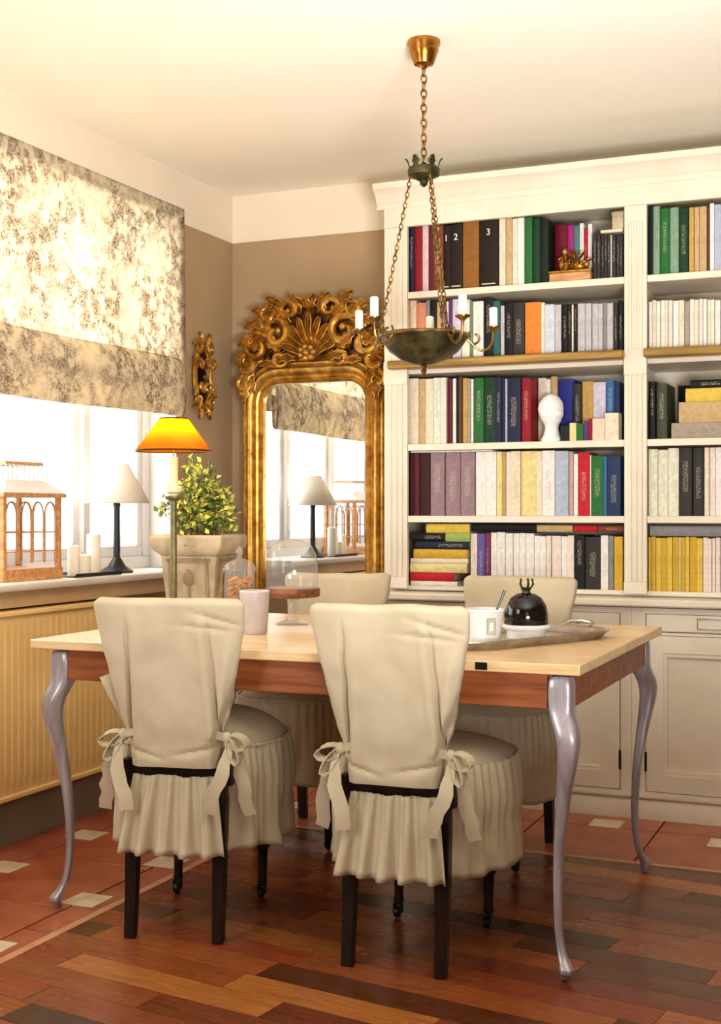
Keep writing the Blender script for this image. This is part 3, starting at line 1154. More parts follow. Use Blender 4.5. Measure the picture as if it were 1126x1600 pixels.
def flounce(seed):
    def fn(u, v):
        s = (u - 0.5) * 2
        x = s * (0.112 + 0.03 * v)
        z = 0.43 - 0.20 * v + 0.006 * nz(s * 3, seed, 2)
        sw = math.sin(s * 15 + 2.4 * nz(s * 2.3, seed, 5))
        pl = math.copysign(abs(sw) ** 0.7, sw) * (0.004 + 0.015 * v) * (0.7 + 0.9 * abs(nz(s * 2, seed, 8))) + 0.003 * (1 - v) * math.sin(s * 46)
        y = -0.222 - 0.035 * v + pl + 0.012 * abs(s) ** 2
        return (x, y, z)
    return MB().grid(fn, 96, 14)


def cushion(ht):
    def fn(u, v):
        x, y = seat_outline(2 * PI * u)
        k = 1 - v
        e = (1 - k ** 2.6)
        return (x * k * 1.0, 0.02 + (y - 0.02) * k, 0.492 + ht * e ** 0.75)
    return MB().grid(fn, 64, 12, cu=True)


def bow(s, seed):
    m = MB()
    r = random.Random(seed)
    kx, ky, kz = s * 0.142, -0.208, 0.532
    m.ball((kx, ky, kz), 0.016, 0.014, 0.017, 12, 8)
    # two loops
    for (dx, dz, L, dy) in ((0.9, -0.25, 0.062, -0.25), (0.55, -0.8, 0.075, -0.35), ):
        d = Vector((s * dx, dy, dz)).normalized()
        sd = Vector((s * 0.3, 0.1, 0.9)).normalized()
        pts = []
        for i in range(13):
            a = 2 * PI * i / 12
            t = 0.5 - 0.5 * math.cos(a)
            pts.append(Vector((kx, ky, kz)) + d * (L * t) + sd * (0.017 * math.sin(a)))
        m.ribbon(pts, Vector((0.1, 0.95, 0.3)), [0.016 + 0.012 * math.sin(PI * i / 12) for i in range(13)], 0.003)
    # two tails
    for (ex, ey, ez, tw) in ((s * 0.118 if s > 0 else s * 0.125, -0.262, 0.345, 0.4), (s * 0.212, -0.19, 0.33, -0.6)):
        pts = []
        for i in range(10):
            t = i / 9
            p = Vector((kx, ky, kz)).lerp(Vector((ex, ey, ez)), t)
            p += Vector((s * 0.012 * math.sin(t * PI * 1.3 + r.random()), -0.014 * math.sin(t * PI), 0))
            pts.append(p)
        wd = [Vector((1, 0.25 + tw * (i / 9 - 0.5), 0)) for i in range(10)]
        m.ribbon(pts, wd, [0.014 + 0.022 * min(1, i / 4) for i in range(10)], 0.003)
    # short gathered tape from the waist of the cover to the knot
    m.ribbon([(s * 0.10, -0.232, 0.545), (s * 0.125, -0.226, 0.54), (kx, ky, kz)], Vector((0, 0, 1)), 0.02, 0.003)
    return m


def chair(label, x, y, rz, seed, flap=False, ht=0.06, seam=True):
    t = thing('slipcovered_chair', label, 'chair', (x, y, 0), rz)
    fr_ = MB()
    fr_.box(-0.135, 0.135, -0.205, -0.175, 0.405, 0.465).box(-0.15, 0.15, 0.175, 0.205, 0.405, 0.465)
    fr_.box(-0.15, -0.12, -0.2, 0.2, 0.405, 0.465).box(0.12, 0.15, -0.2, 0.2, 0.405, 0.465)
    fr_.box(-0.115, -0.085, -0.215, -0.185, 0.46, 0.52).box(0.085, 0.115, -0.215, -0.185, 0.46, 0.52)
    build('seat_frame', fr_, 'dark_wood', t)
    for s in (-1, 1):
        m = MB()
        rows = []
        for z, yy, hs in ((0.42, -0.19, 0.0185), (0.25, -0.197, 0.0175), (0.1, -0.207, 0.0155), (0.0, -0.216, 0.0145)):
            rows.append([m.bm.verts.new((s * 0.12 + a * hs, yy + b * hs, z)) for a, b in ((-1, -1), (1, -1), (1, 1), (-1, 1))])
        for a, b in zip(rows, rows[1:]):
            for k in range(4):
                m.quad([a[k], a[(k + 1) % 4], b[(k + 1) % 4], b[k]])
        m.quad(rows[0])
        m.quad(rows[-1])
        build('leg', m, 'dark_wood', t, bevel=0.003, flat=True)
    for s in (-1, 1):
        tilt = Matrix.Translation((s * 0.128, 0.185, 0)) @ Matrix.Rotation(math.radians(-2.5), 4, 'X')
        lg = MB().lathe([(0.019, 0.43), (0.021, 0.40), (0.0225, 0.33), (0.019, 0.24), (0.0165, 0.18), (0.0155, 0.165), (0.021, 0.158), (0.021, 0.148), (0.0155, 0.142), (0.0145, 0.12), (0.0125, 0.06), (0.0145, 0.052), (0.0145, 0.044), (0.009, 0.042)], 16, mat=tilt)
        lo = build('leg', lg, 'dark_wood', t)
        cs = MB()
        px, py = s * 0.128, 0.188
        cs.lathe([(0.012, 0.05), (0.013, 0.04), (0.006, 0.034)], 12, (px, py, 0))
        cs.lathe([(0.004, -0.007), (0.015, -0.007), (0.0165, 0), (0.015, 0.007), (0.004, 0.007)], 14, mat=Matrix.Translation((px, py - 0.012, 0.0166)) @ Matrix.Rotation(PI / 2, 4, 'Y'))
        cs.box(px - 0.011, px - 0.008, py - 0.02, py + 0.006, 0.012, 0.04).box(px + 0.008, px + 0.011, py - 0.02, py + 0.006, 0.012, 0.04)
        build('caster', cs, 'dark_metal', lo)
    build('back_cover', back_cover(seed), 'linen', t)
    build('seat_cover', cushion(ht), 'linen', t)
    build('skirt', skirt(seed, 0.35 if not seam else 1.0), 'linen', t, solid=0.003)
    build('back_flounce', flounce(seed), 'linen', t, solid=0.003)
    n = 150
    seam_ = MB().tube([(*(lambda q: (q[0] * 1.006, q[1] * 1.006))(seat_outline(2.62 - 5.24 * i / n)), 0.497 + 0.0022 * math.sin(i * 2.1)) for i in range(n + 1)],
                     [0.0055 + 0.002 * math.sin(i * 2.1 + 1) for i in range(n + 1)], 6)
    if seam:
        build('gathered_seam', seam_, 'linen', t)
    else:
        seam_.bm.free()
    for s in (-1, 1):
        build('tie_bow', bow(s, seed * 10 + s), 'linen', t)
    if flap:
        m = MB()
        m.ribbon([(-0.135, -0.19, 0.55), (-0.15, -0.195, 0.60), (-0.172, -0.20, 0.65), (-0.188, -0.20, 0.69)], Vector((1, 0.4, 0)), [0.02, 0.034, 0.044, 0.05], 0.004)
        build('loose_flap', m, 'linen', t)
    return t


chair('beige slipcovered chair seen from behind, nearer the radiator, knotted ties at its waist', 1.022, -2.052, math.radians(12), 1.3, flap=True, ht=0.088)
chair('beige slipcovered chair seen from behind, next to the grey front table leg away from radiator', 1.672, -2.035, math.radians(2), 2.1, ht=0.05, seam=False)
chair('beige slipcovered chair on the far side of the table, behind the glass cake dome', 0.935, -1.13, math.radians(184), 3.7)
chair('beige slipcovered chair on the far side of the table, behind the black cloche', 1.592, -1.12, math.radians(178), 4.9, seam=False)


# ---------------------------------------------------------------- chandelier
CX, CY = 1.474, -1.479
ch = thing('chandelier', 'bronze dish chandelier with white candle arms hanging on chains from ceiling', 'chandelier', (CX, CY, H))
build('ceiling_cup', MB().lathe([(0.05, 0.0), (0.051, -0.012), (0.046, -0.022), (0.046, -0.03), (0.04, -0.045), (0.034, -0.062), (0.03, -0.072), (0.012, -0.078), (0.008, -0.085)], 28), 'brass', ch)


def chain_mesh(p0, p1, ll, lw, wire):
    m = MB()
    p0, p1 = Vector(p0), Vector(p1)
    d = (p1 - p0)
    n = max(2, round(d.length / (ll * 0.74)))
    t = d.normalized()
    a = t.orthogonal().normalized()
    b = t.cross(a)
    for i in range(n):
        c = p0 + d * ((i + 0.5) / n)
        w_ = a if i % 2 else b
        pts = []
        for k in range(10):
            an = 2 * PI * k / 10
            pts.append(c + t * (ll * 0.5 * math.cos(an)) + w_ * (lw * 0.5 * math.sin(an)))
        m.tube(pts, wire, 5, closed=True)
    return m


build('main_chain', chain_mesh((0, 0, -0.083), (0, 0, -0.375), 0.03, 0.018, 0.0028), 'antique_brass', ch)
zc = -0.40
col_ = build('collar', MB().lathe([(0.006, 0.03), (0.012, 0.02), (0.02, 0.01), (0.046, 0.012), (0.05, 0.004), (0.048, -0.012), (0.03, -0.02), (0.012, -0.03), (0.012, -0.038), (0.004, -0.046)], 24, (0, 0, zc)), 'bronze', ch)
for k in range(6):
    a = 2 * PI * k / 6 + 0.35
    m = MB()

    def lf(u, v, a=a):
        s = (u - 0.5) * 2
        r = 0.044 + 0.014 * v * v
        wv = 0.012 * math.sin(PI * (v * 0.85 + 0.12)) * (1 + 0.2 * math.cos(v * 15))
        return (r * math.cos(a) - s * wv * math.sin(a), r * math.sin(a) + s * wv * math.cos(a), zc + 0.006 + 0.044 * v - 0.01 * v ** 4)
    m.grid(lf, 4, 8)
    build('leaf', m, 'bronze', col_, solid=0.003)
zr = -0.908
rim_r = 0.14
for k in range(3):
    a = math.radians(23) + math.radians((172, 52, -68)[k])
    build('suspension_chain', chain_mesh((0.04 * math.cos(a), 0.04 * math.sin(a), zc - 0.012), (rim_r * 0.96 * math.cos(a), rim_r * 0.96 * math.sin(a), zr + 0.012), 0.022, 0.012, 0.0019), 'antique_brass', ch)
bowl = MB()
bowl.lathe([(0.004, zr - 0.083), (0.03, zr - 0.08), (0.07, zr - 0.066), (0.105, zr - 0.042), (0.126, zr - 0.014), (0.132, zr), (0.14, zr + 0.002), (0.14, zr + 0.01), (0.132, zr + 0.012), (0.126, zr + 0.004), (0.10, zr - 0.034), (0.06, zr - 0.058), (0.004, zr - 0.07)], 40)
build('bowl', bowl, 'bronze', ch)
build('finial', MB().lathe([(0.004, zr - 0.08), (0.011, zr - 0.086), (0.006, zr - 0.094), (0.01, zr - 0.102), (0.002, zr - 0.116)], 14), 'antique_brass', ch)
build('rim_band', MB().tube([(0.139 * math.cos(2 * PI * i / 40), 0.139 * math.sin(2 * PI * i / 40), zr + 0.004) for i in range(40)], 0.005, 6, closed=True), 'antique_brass', ch)
for k in range(5):
    a = math.radians(23 - 62 + 72 * k)
    ux, uy = math.cos(a), math.sin(a)
    pts = []
    for r, z in ((0.136, 0.0), (0.15, -0.012), (0.165, -0.028), (0.185, -0.036), (0.205, -0.028), (0.217, -0.008), (0.22, 0.014), (0.22, 0.028)):
        pts.append((r * ux, r * uy, zr + z))
    m = MB().tube(pts, 0.0045, 8)
    sp = []
    for i in range(16):
        t = i / 15
        an = 2.2 + t * 5.6
        rr = 0.024 * (1 - 0.55 * t)
        sp.append(((0.16 + rr * math.cos(an)) * ux, (0.16 + rr * math.cos(an)) * uy, zr + 0.004 + rr * math.sin(an)))
    m.tube(sp, 0.0038, 6)
    ao = build('candle_arm', m, 'antique_brass', ch)
    build('drip_cup', MB().lathe([(0.006, zr + 0.024), (0.012, zr + 0.03), (0.022, zr + 0.036), (0.023, zr + 0.04), (0.011, zr + 0.04), (0.011, zr + 0.046)], 16, (0.22 * ux, 0.22 * uy, 0)), 'antique_brass', ao)
    build('candle', MB().lathe([(0.0125, zr + 0.042), (0.0125, zr + 0.096), (0.010, zr + 0.099), (0.002, zr + 0.101)], 14, (0.22 * ux, 0.22 * uy, 0)), 'candle_white', ao)

# ---------------------------------------------------------------- amber-shaded lamp on the table
lamp = thing('table_lamp', 'lit candlestick lamp with amber yellow shade on the dining table', 'lamp', (0.662, -1.60, 0.76))
build('base', MB().lathe([(0.06, 0.0), (0.062, 0.008), (0.05, 0.016), (0.03, 0.024), (0.018, 0.04), (0.014, 0.055), (0.02, 0.062), (0.012, 0.072)], 28), 'olive_metal', lamp)
build('stem', MB().lathe([(0.011, 0.07), (0.0115, 0.2), (0.011, 0.395), (0.022, 0.40), (0.03, 0.406), (0.03, 0.411), (0.014, 0.413)], 20), 'olive_metal', lamp)
build('candle_sleeve', MB().lathe([(0.014, 0.412), (0.0145, 0.42), (0.014, 0.535), (0.008, 0.537)], 16), 'ivory_plastic', lamp)
build('collar', MB().lathe([(0.0155, 0.418), (0.026, 0.425), (0.028, 0.438), (0.018, 0.445)], 16), 'ivory_plastic', lamp)
sh = MB().lathe([(0.123, 0.556), (0.085, 0.605), (0.045, 0.66)], 40, cap=False)
so = build('lamp_shade', sh, 'amber_shade', lamp, solid=0.0015)
tr_ = MB().tube([(0.1235 * math.cos(2 * PI * i / 40), 0.1235 * math.sin(2 * PI * i / 40), 0.5565) for i in range(40)], 0.0025, 6, closed=True)
tr_.tube([(0.0455 * math.cos(2 * PI * i / 30), 0.0455 * math.sin(2 * PI * i / 30), 0.66) for i in range(30)], 0.0025, 6, closed=True)
build('shade_trim', tr_, 'dark_wood', so)
build('shade_carrier', MB().tube([(-0.045, 0, 0.655), (0, 0, 0.648), (0.045, 0, 0.655)], 0.002, 6).tube([(0, 0, 0.535), (0, 0, 0.65)], 0.002, 6), 'antique_brass', lamp)
blb = MB().ball((0, 0, 0.585), 0.013, 0.013, 0.022, 12, 8)
build('bulb', blb, 'candle_white', lamp)
pd = bpy.data.lights.new('lamp_glow', 'POINT')
pd.energy = 5.0
pd.color = (1.0, 0.72, 0.38)
pd.shadow_soft_size = 0.02
po = bpy.data.objects.new('lamp_glow', pd)
COLL.objects.link(po)
po.location = (0.662, -1.60, 0.76 + 0.622)

# ---------------------------------------------------------------- stone planter with a leafy plant
pln = thing('stone_planter', 'weathered stone planter with a yellow-green leafy plant on the back corner of the table', 'planter', (0.635, -1.39, 0.76), math.radians(8))


def sq_ring(prof):
    m = MB()
    rows = []
    for h, z in prof:
        rows.append([m.bm.verts.new((a * h, b * h, z)) for a, b in ((-1, -1), (1, -1), (1, 1), (-1, 1))])
    for a, b in zip(rows, rows[1:]):
        for k in range(4):
            f = m.quad([a[k], a[(k + 1) % 4], b[(k + 1) % 4], b[k]])
            f.smooth = False
    m.quad(rows[0])
    m.quad(rows[-1])
    return m


build('body', sq_ring([(0.086, 0.0), (0.088, 0.01), (0.08, 0.02), (0.082, 0.04), (0.098, 0.20), (0.1, 0.215)]), 'stone', pln, bevel=0.006)
build('rim', sq_ring([(0.1, 0.215), (0.108, 0.225), (0.118, 0.235), (0.125, 0.25), (0.127, 0.26), (0.127, 0.278), (0.121, 0.284), (0.1, 0.284), (0.098, 0.262)]), 'stone', pln, bevel=0.004)
for k in range(4):
    pm = Matrix.Rotation(k * PI / 2, 4, 'Z')
    m = MB()
    tl = pm @ Matrix.Translation((0, -0.0915, 0.12)) @ Matrix.Rotation(math.radians(5.6), 4, 'X')
    m.box(-0.07, 0.07, -0.005, 0.004, -0.085, -0.075, tl).box(-0.078, 0.078, -0.005, 0.004, 0.075, 0.087, tl)
    m.box(-0.07, -0.06, -0.005, 0.004, -0.085, 0.087, tl).box(0.06, 0.07, -0.005, 0.004, -0.085, 0.087, tl)
    m.box(-0.004, 0.004, -0.004, 0.004, -0.06, 0.05, tl).ball((0, -0.002, 0.02), 0.02, 0.005, 0.026, 10, 6, tl)
    build('relief_panel', m, 'stone_dark', pln, bevel=0.002)
build('soil', B(-0.098, 0.098, -0.098, 0.098, 0.25, 0.263), 'soil', pln)
rl = random.Random(3)
stems = MB()
lv = [MB(), MB()]
for i in range(46):
    a = rl.uniform(0, 2 * PI)
    reach = rl.uniform(0.02, 0.115)
    hgt = rl.uniform(0.06, 0.26) if rl.random() < 0.75 else rl.uniform(-0.01, 0.12)
    if hgt < 0.1:
        reach = rl.uniform(0.09, 0.14)
    p0 = Vector((rl.uniform(-0.06, 0.06), rl.uniform(-0.06, 0.06), 0.26))
    p2 = Vector((reach * math.cos(a), reach * math.sin(a), 0.28 + hgt))
    p1 = (p0 + p2) / 2 + Vector((0, 0, 0.1))
    pts = [p0 * (1 - t) ** 2 + p1 * 2 * t * (1 - t) + p2 * t * t for t in [k / 8 for k in range(9)]]
    stems.tube(pts, 0.0016, 4)
    for k in range(2, 9):
        for q in range(3):
            c = pts[k] + Vector((rl.gauss(0, 0.012), rl.gauss(0, 0.012), rl.gauss(0, 0.012)))
            d = Vector((rl.gauss(0, 1), rl.gauss(0, 1), rl.gauss(0.2, 0.7))).normalized()
            sd = d.cross(Vector((rl.gauss(0, 1), rl.gauss(0, 1), rl.gauss(0, 1)))).normalized()
            up_ = d.cross(sd)
            L, Wd = rl.uniform(0.018, 0.032), rl.uniform(0.006, 0.01)
            mb = lv[0 if rl.random() < 0.5 else 1]
            v = [mb.bm.verts.new(x) for x in (c, c + d * L * 0.45 + sd * Wd + up_ * 0.004, c + d * L, c + d * L * 0.45 - sd * Wd + up_ * 0.004, c + d * L * 0.5)]
            mb.quad([v[0], v[1], v[4]])
            mb.quad([v[1], v[2], v[4]])
            mb.quad([v[2], v[3], v[4]])
            mb.quad([v[3], v[0], v[4]])
build('stems', stems, 'stem_brown', pln)
o = build('foliage', lv[0], 'green_leaf', pln, label='darker green leaves')
o['kind'] = 'stuff'
o = build('foliage', lv[1], 'pale_leaf', pln, label='pale yellow-green leaves')
o['kind'] = 'stuff'

# ---------------------------------------------------------------- on the window sill
SZ = 0.885
lan = thing('house_lantern', 'wooden house-shaped lantern with arched glass panes on the window sill', 'lantern', (-0.015, -1.555, SZ))
lx0, lx1, ly0, ly1 = -0.085, 0.085, -0.15, 0.15
build('base', B(lx0 - 0.012, lx1 + 0.012, ly0 - 0.015, ly1 + 0.015, 0, 0.042), 'tan_wood', lan, bevel=0.004)
for x in (lx0, lx1):
    for y in (ly0, ly1):
        build('corner_post', B(x - 0.009, x + 0.009, y - 0.009, y + 0.009, 0.042, 0.285), 'tan_wood', lan, bevel=0.002)


def arched(n, w_, ax):
    """a row of n arched lights along one side: mullions, arches, glazing bars"""
    m = MB()
    step = w_ / n
    for i in range(n):
        c = -w_ / 2 + step * (i + 0.5)
        pts = [(c - step / 2 + 0.003, 0.06)]
        for k in range(9):
            a = PI - PI * k / 8
            pts.append((c + (step / 2 - 0.003) * math.cos(a), 0.22 + 0.05 * math.sin(a)))
        pts.append((c + step / 2 - 0.003, 0.06))
        P3 = [(q[0], 0, q[1]) if ax == 'x' else (0, q[0], q[1]) for q in pts]
        m.tube(P3, 0.0032, 5)
        for z in (0.10, 0.165):
            e = [(c - step / 2 + 0.003, z), (c + step / 2 - 0.003, z)]
            m.tube([(q[0], 0, q[1]) if ax == 'x' else (0, q[0], q[1]) for q in e], 0.0022, 5)
    return m


for sx in (lx0, lx1):
    so = build('arched_window', arched(4, ly1 - ly0 - 0.02, 'y'), 'tan_wood', lan, (sx, 0, 0))
    build('pane', B(-0.001, 0.001, ly0 + 0.01, ly1 - 0.01, 0.045, 0.28), 'window_glass', so)
for sy_ in (ly0, ly1):
    so = build('arched_window', arched(3, lx1 - lx0 - 0.02, 'x'), 'tan_wood', lan, (0, sy_, 0))
    build('pane', B(lx0 + 0.01, lx1 - 0.01, -0.001, 0.001, 0.045, 0.28), 'window_glass', so)


def hip(x, y, x2, y2, z0, z1, m=None):
    m = m or MB()
    lo = [m.bm.verts.new(p) for p in ((-x, -y, z0), (x, -y, z0), (x, y, z0), (-x, y, z0))]
    hi = [m.bm.verts.new(p) for p in ((-x2, -y2, z1), (x2, -y2, z1), (x2, y2, z1), (-x2, y2, z1))]
    for k in range(4):
        m.quad([lo[k], lo[(k + 1) % 4], hi[(k + 1) % 4], hi[k]]).smooth = False
    m.quad(list(reversed(lo)))
    m.quad(hi)
    return m


build('eaves', hip(0.105, 0.172, 0.105, 0.172, 0.285, 0.30), 'tan_wood', lan, flat=True)
build('roof', hip(0.10, 0.167, 0.06, 0.105, 0.30, 0.345), 'window_paint', lan, flat=True)
gl_ = MB()
for x in (-0.055, 0.055):
    gl_.box(x - 0.002, x + 0.002, -0.1, 0.1, 0.395, 0.401)
    for k in range(9):
        y = -0.1 + 0.025 * k
        gl_.box(x - 0.002, x + 0.002, y - 0.002, y + 0.002, 0.345, 0.398)
for y in (-0.1, 0.1):
    gl_.box(-0.055, 0.055, y - 0.002, y + 0.002, 0.395, 0.401)
build('gallery', gl_, 'window_paint', lan)
build('roof_cap', hip(0.06, 0.105, 0.055, 0.1, 0.398, 0.408), 'tan_wood', lan, flat=True)

wl = thing('white_lamp', 'small lamp with white cone shade and black column on the window sill', 'lamp', (0.025, -0.97, SZ))
build('base', MB().lathe([(0.062, 0.0), (0.064, 0.008), (0.055, 0.014), (0.035, 0.026), (0.02, 0.05), (0.014, 0.06)], 24), 'black_satin', wl)
build('column', MB().lathe([(0.013, 0.055), (0.014, 0.1), (0.012, 0.25), (0.015, 0.265), (0.008, 0.275)], 16), 'black_satin', wl)
build('lamp_shade', MB().lathe([(0.126, 0.27), (0.085, 0.345), (0.044, 0.42)], 32, cap=False), 'white_shade', wl, solid=0.002)
build('shade_carrier', MB().tube([(0, 0, 0.27), (0, 0, 0.41)], 0.003, 6).tube([(-0.045, 0, 0.412), (0.045, 0, 0.412)], 0.002, 6), 'black_satin', wl)

ct = thing('candle_tray', 'long black tray on the sill between the lantern and white lamp', 'tray', (0.05, -1.2, SZ))
t_ = MB().prism([(-0.055, 0.004), (-0.062, 0.014), (-0.066, 0.014), (-0.06, 0.0), (0.06, 0.0), (0.066, 0.014), (0.062, 0.014), (0.055, 0.004)], -0.155, 0.135, 'y')
build('tray_body', t_, 'black_satin', ct)
for y, r, h in ((-0.085, 0.022, 0.11), (-0.03, 0.03, 0.075), (0.04, 0.026, 0.15)):
    lab = {0.11: 'slim white pillar candle nearest the lantern on the black tray', 0.075: 'short thick white candle in the middle of the black tray', 0.15: 'tallest white pillar candle on the black tray, towards the lamp'}[h]
    c = thing('pillar_candle', lab, 'candle', (0.05, -1.2 + y, SZ + 0.0042), 0, 'candles on the black tray')
    build('wax', MB().lathe([(r, 0.0), (r, h - 0.004), (r - 0.004, h), (r * 0.5, h - 0.003), (0.002, h - 0.004)], 20), 'candle_white', c)
    build('wick', MB().lathe([(0.001, h - 0.004), (0.001, h + 0.008)], 6), 'dark_wood', c)

# ---------------------------------------------------------------- on the dining table
mug = thing('ceramic_beaker', 'plain pale grey ceramic beaker at the table edge between two chair backs', 'beaker', (1.055, -1.79, TZ))
build('body', MB().lathe([(0.034, 0.0), (0.038, 0.004), (0.0445, 0.12), (0.0445, 0.126), (0.041, 0.126), (0.037, 0.02), (0.002, 0.012)], 32), 'mug_glaze', mug)
build('rim', MB().tube([(0.0428 * math.cos(2 * PI * i / 32), 0.0428 * math.sin(2 * PI * i / 32), 0.126) for i in range(32)], 0.0022, 6, closed=True), 'porcelain', mug)

jar = thing('glass_jar', 'footed clear glass jar with pointed lid beside the cake stand', 'jar', (0.875, -1.55, TZ))
build('jar_body', MB().lathe([(0.04, 0.0), (0.042, 0.004), (0.014, 0.016), (0.012, 0.03), (0.03, 0.042), (0.047, 0.06), (0.049, 0.10), (0.047, 0.165), (0.05, 0.172)], 32, cap=False), 'clear_glass', jar)
build('lid', MB().lathe([(0.053, 0.172), (0.054, 0.178), (0.045, 0.195), (0.022, 0.208), (0.009, 0.213), (0.007, 0.222), (0.012, 0.231), (0.008, 0.243), (0.002, 0.25)], 28, cap=False), 'clear_glass', jar)
bs = MB()
for i in range(90):
    a, r = rl.uniform(0, 2 * PI), 0.036 * math.sqrt(rl.random())
    bs.ball((r * math.cos(a), r * math.sin(a), rl.uniform(0.066, 0.15)), rl.uniform(0.007, 0.011), rl.uniform(0.007, 0.011), rl.uniform(0.005, 0.008), 7, 5)
o = build('nut_filling', bs, 'cork_biscuit', loc=(0.875, -1.55, TZ))
tag(o, 'orange-brown nuts filling the footed glass jar', 'nuts', kind='stuff')

cake = thing('cake_stand', 'wooden cake plate on a clear glass foot, carrying the glass dome', 'cake stand', (1.022, -1.47, TZ))
build('foot', MB().lathe([(0.05, 0.0), (0.05, 0.005), (0.02, 0.014), (0.013, 0.03), (0.017, 0.05), (0.012, 0.075), (0.03, 0.086)], 28), 'clear_glass', cake)
build('plate', MB().lathe([(0.06, 0.086), (0.088, 0.09), (0.09, 0.094), (0.09, 0.114), (0.087, 0.118), (0.002, 0.118)], 40), 'plate_wood', cake)
dome = thing('glass_dome', 'clear glass dome with a round knob standing on the wooden plate', 'dome', (1.022, -1.47, TZ + 0.1185))
build('dome_glass', MB().lathe([(0.082, 0.0), (0.083, 0.004), (0.082, 0.07), (0.077, 0.105), (0.062, 0.135), (0.035, 0.152), (0.004, 0.157)], 40, cap=False), 'clear_glass', dome)
build('knob', MB().lathe([(0.006, 0.154), (0.006, 0.168), (0.012, 0.178), (0.015, 0.19), (0.012, 0.202), (0.004, 0.208)], 16), 'clear_glass', dome)
tray = thing('silver_tray', 'large rectangular silver tray with raised rim on the dining table', 'tray', (1.80, -1.70, TZ), math.radians(64))
th_, tw_ = 0.30, 0.155
tb = MB()
rows = []
for e, z in ((-0.03, 0.004), (-0.012, 0.006), (0.0, 0.02), (0.012, 0.026), (0.014, 0.022), (0.004, 0.014), (-0.008, 0.0)):
    row = []
    for k in range(32):
        a = 2 * PI * (k + 0.5) / 32
        c, s = math.cos(a), math.sin(a)
        row.append(tb.bm.verts.new(((th_ + e) * math.copysign(abs(c) ** 0.38, c), (tw_ + e) * math.copysign(abs(s) ** 0.38, s), z)))
    rows.append(row)
for a, b in zip(rows, rows[1:]):
    for k in range(32):
        tb.quad([a[k], a[(k + 1) % 32], b[(k + 1) % 32], b[k]])
tb.quad(rows[0])
tb.quad(rows[-1])
build('tray_body', tb, 'silver', tray)
for s in (-1, 1):
    build('handle', MB().tube([(s * (th_ + 0.008), -0.05, 0.022), (s * (th_ + 0.03), -0.04, 0.034), (s * (th_ + 0.036), 0, 0.038), (s * (th_ + 0.03), 0.04, 0.034), (s * (th_ + 0.008), 0.05, 0.022)], 0.006, 8), 'silver', tray)
TT = TZ + 0.0045
bkt = thing('white_pot', 'white ceramic pot with a small grey-green plaque on the silver tray', 'pot', (1.785, -1.86, TT))
build('body', MB().lathe([(0.040, 0.0), (0.042, 0.004), (0.054, 0.088), (0.057, 0.091), (0.057, 0.096), (0.052, 0.096), (0.040, 0.012), (0.002, 0.01)], 32), 'porcelain', bkt)
pq = Matrix.Rotation(math.radians(20), 4, 'Z')
build('plaque', B(0.006, 0.030, -0.057, -0.047, 0.03, 0.074, pq), 'plaque_green', bkt, bevel=0.002)
build('plaque_mark', B(0.014, 0.022, -0.0582, -0.056, 0.042, 0.062, pq), 'porcelain', bkt)
spn = thing('black_spoon', 'thin black spoon handle leaning out of the white pot', 'spoon', (1.785, -1.86, TT))
build('handle', MB().tube([(0.0, 0.01, 0.016), (0.03, 0.02, 0.09), (0.05, 0.03, 0.145)], [0.003, 0.003, 0.0042], 8), 'black_satin', spn)
build('spoon_bowl', MB().ball((-0.003, 0.009, 0.018), 0.009, 0.006, 0.005, 8, 6), 'black_satin', spn)

dish = thing('cheese_dish', 'white oval dish under the black cloche on the silver tray', 'dish', (1.845, -1.655, TT), math.radians(23))
build('dish_body', MB().lathe([(0.052, 0.0), (0.054, 0.004), (0.054, 0.022), (0.068, 0.03), (0.07, 0.036), (0.064, 0.04), (0.002, 0.037)], 36), 'porcelain', dish)
cl = thing('black_cloche', 'glossy black domed cloche with bronze crown finial on the white dish', 'cloche', (1.845, -1.655, TT + 0.0375))
build('dome', MB().lathe([(0.060, 0.0), (0.062, 0.004), (0.062, 0.03), (0.057, 0.055), (0.044, 0.076), (0.025, 0.088), (0.004, 0.091)], 40), 'black_gloss', cl)
fn_ = MB().lathe([(0.014, 0.089), (0.011, 0.097), (0.016, 0.103), (0.012, 0.106)], 16)
for k in range(5):
    a = 2 * PI * k / 5 + 0.3
    fn_.tube([(0.012 * math.cos(a), 0.012 * math.sin(a), 0.103), (0.02 * math.cos(a), 0.02 * math.sin(a), 0.115), (0.017 * math.cos(a), 0.017 * math.sin(a), 0.126)], [0.003, 0.0035, 0.002], 6)
    fn_.ball((0.0175 * math.cos(a), 0.0175 * math.sin(a), 0.127), 0.004, 0.004, 0.004, 8, 6)
build('crown_finial', fn_, 'bronze', cl)


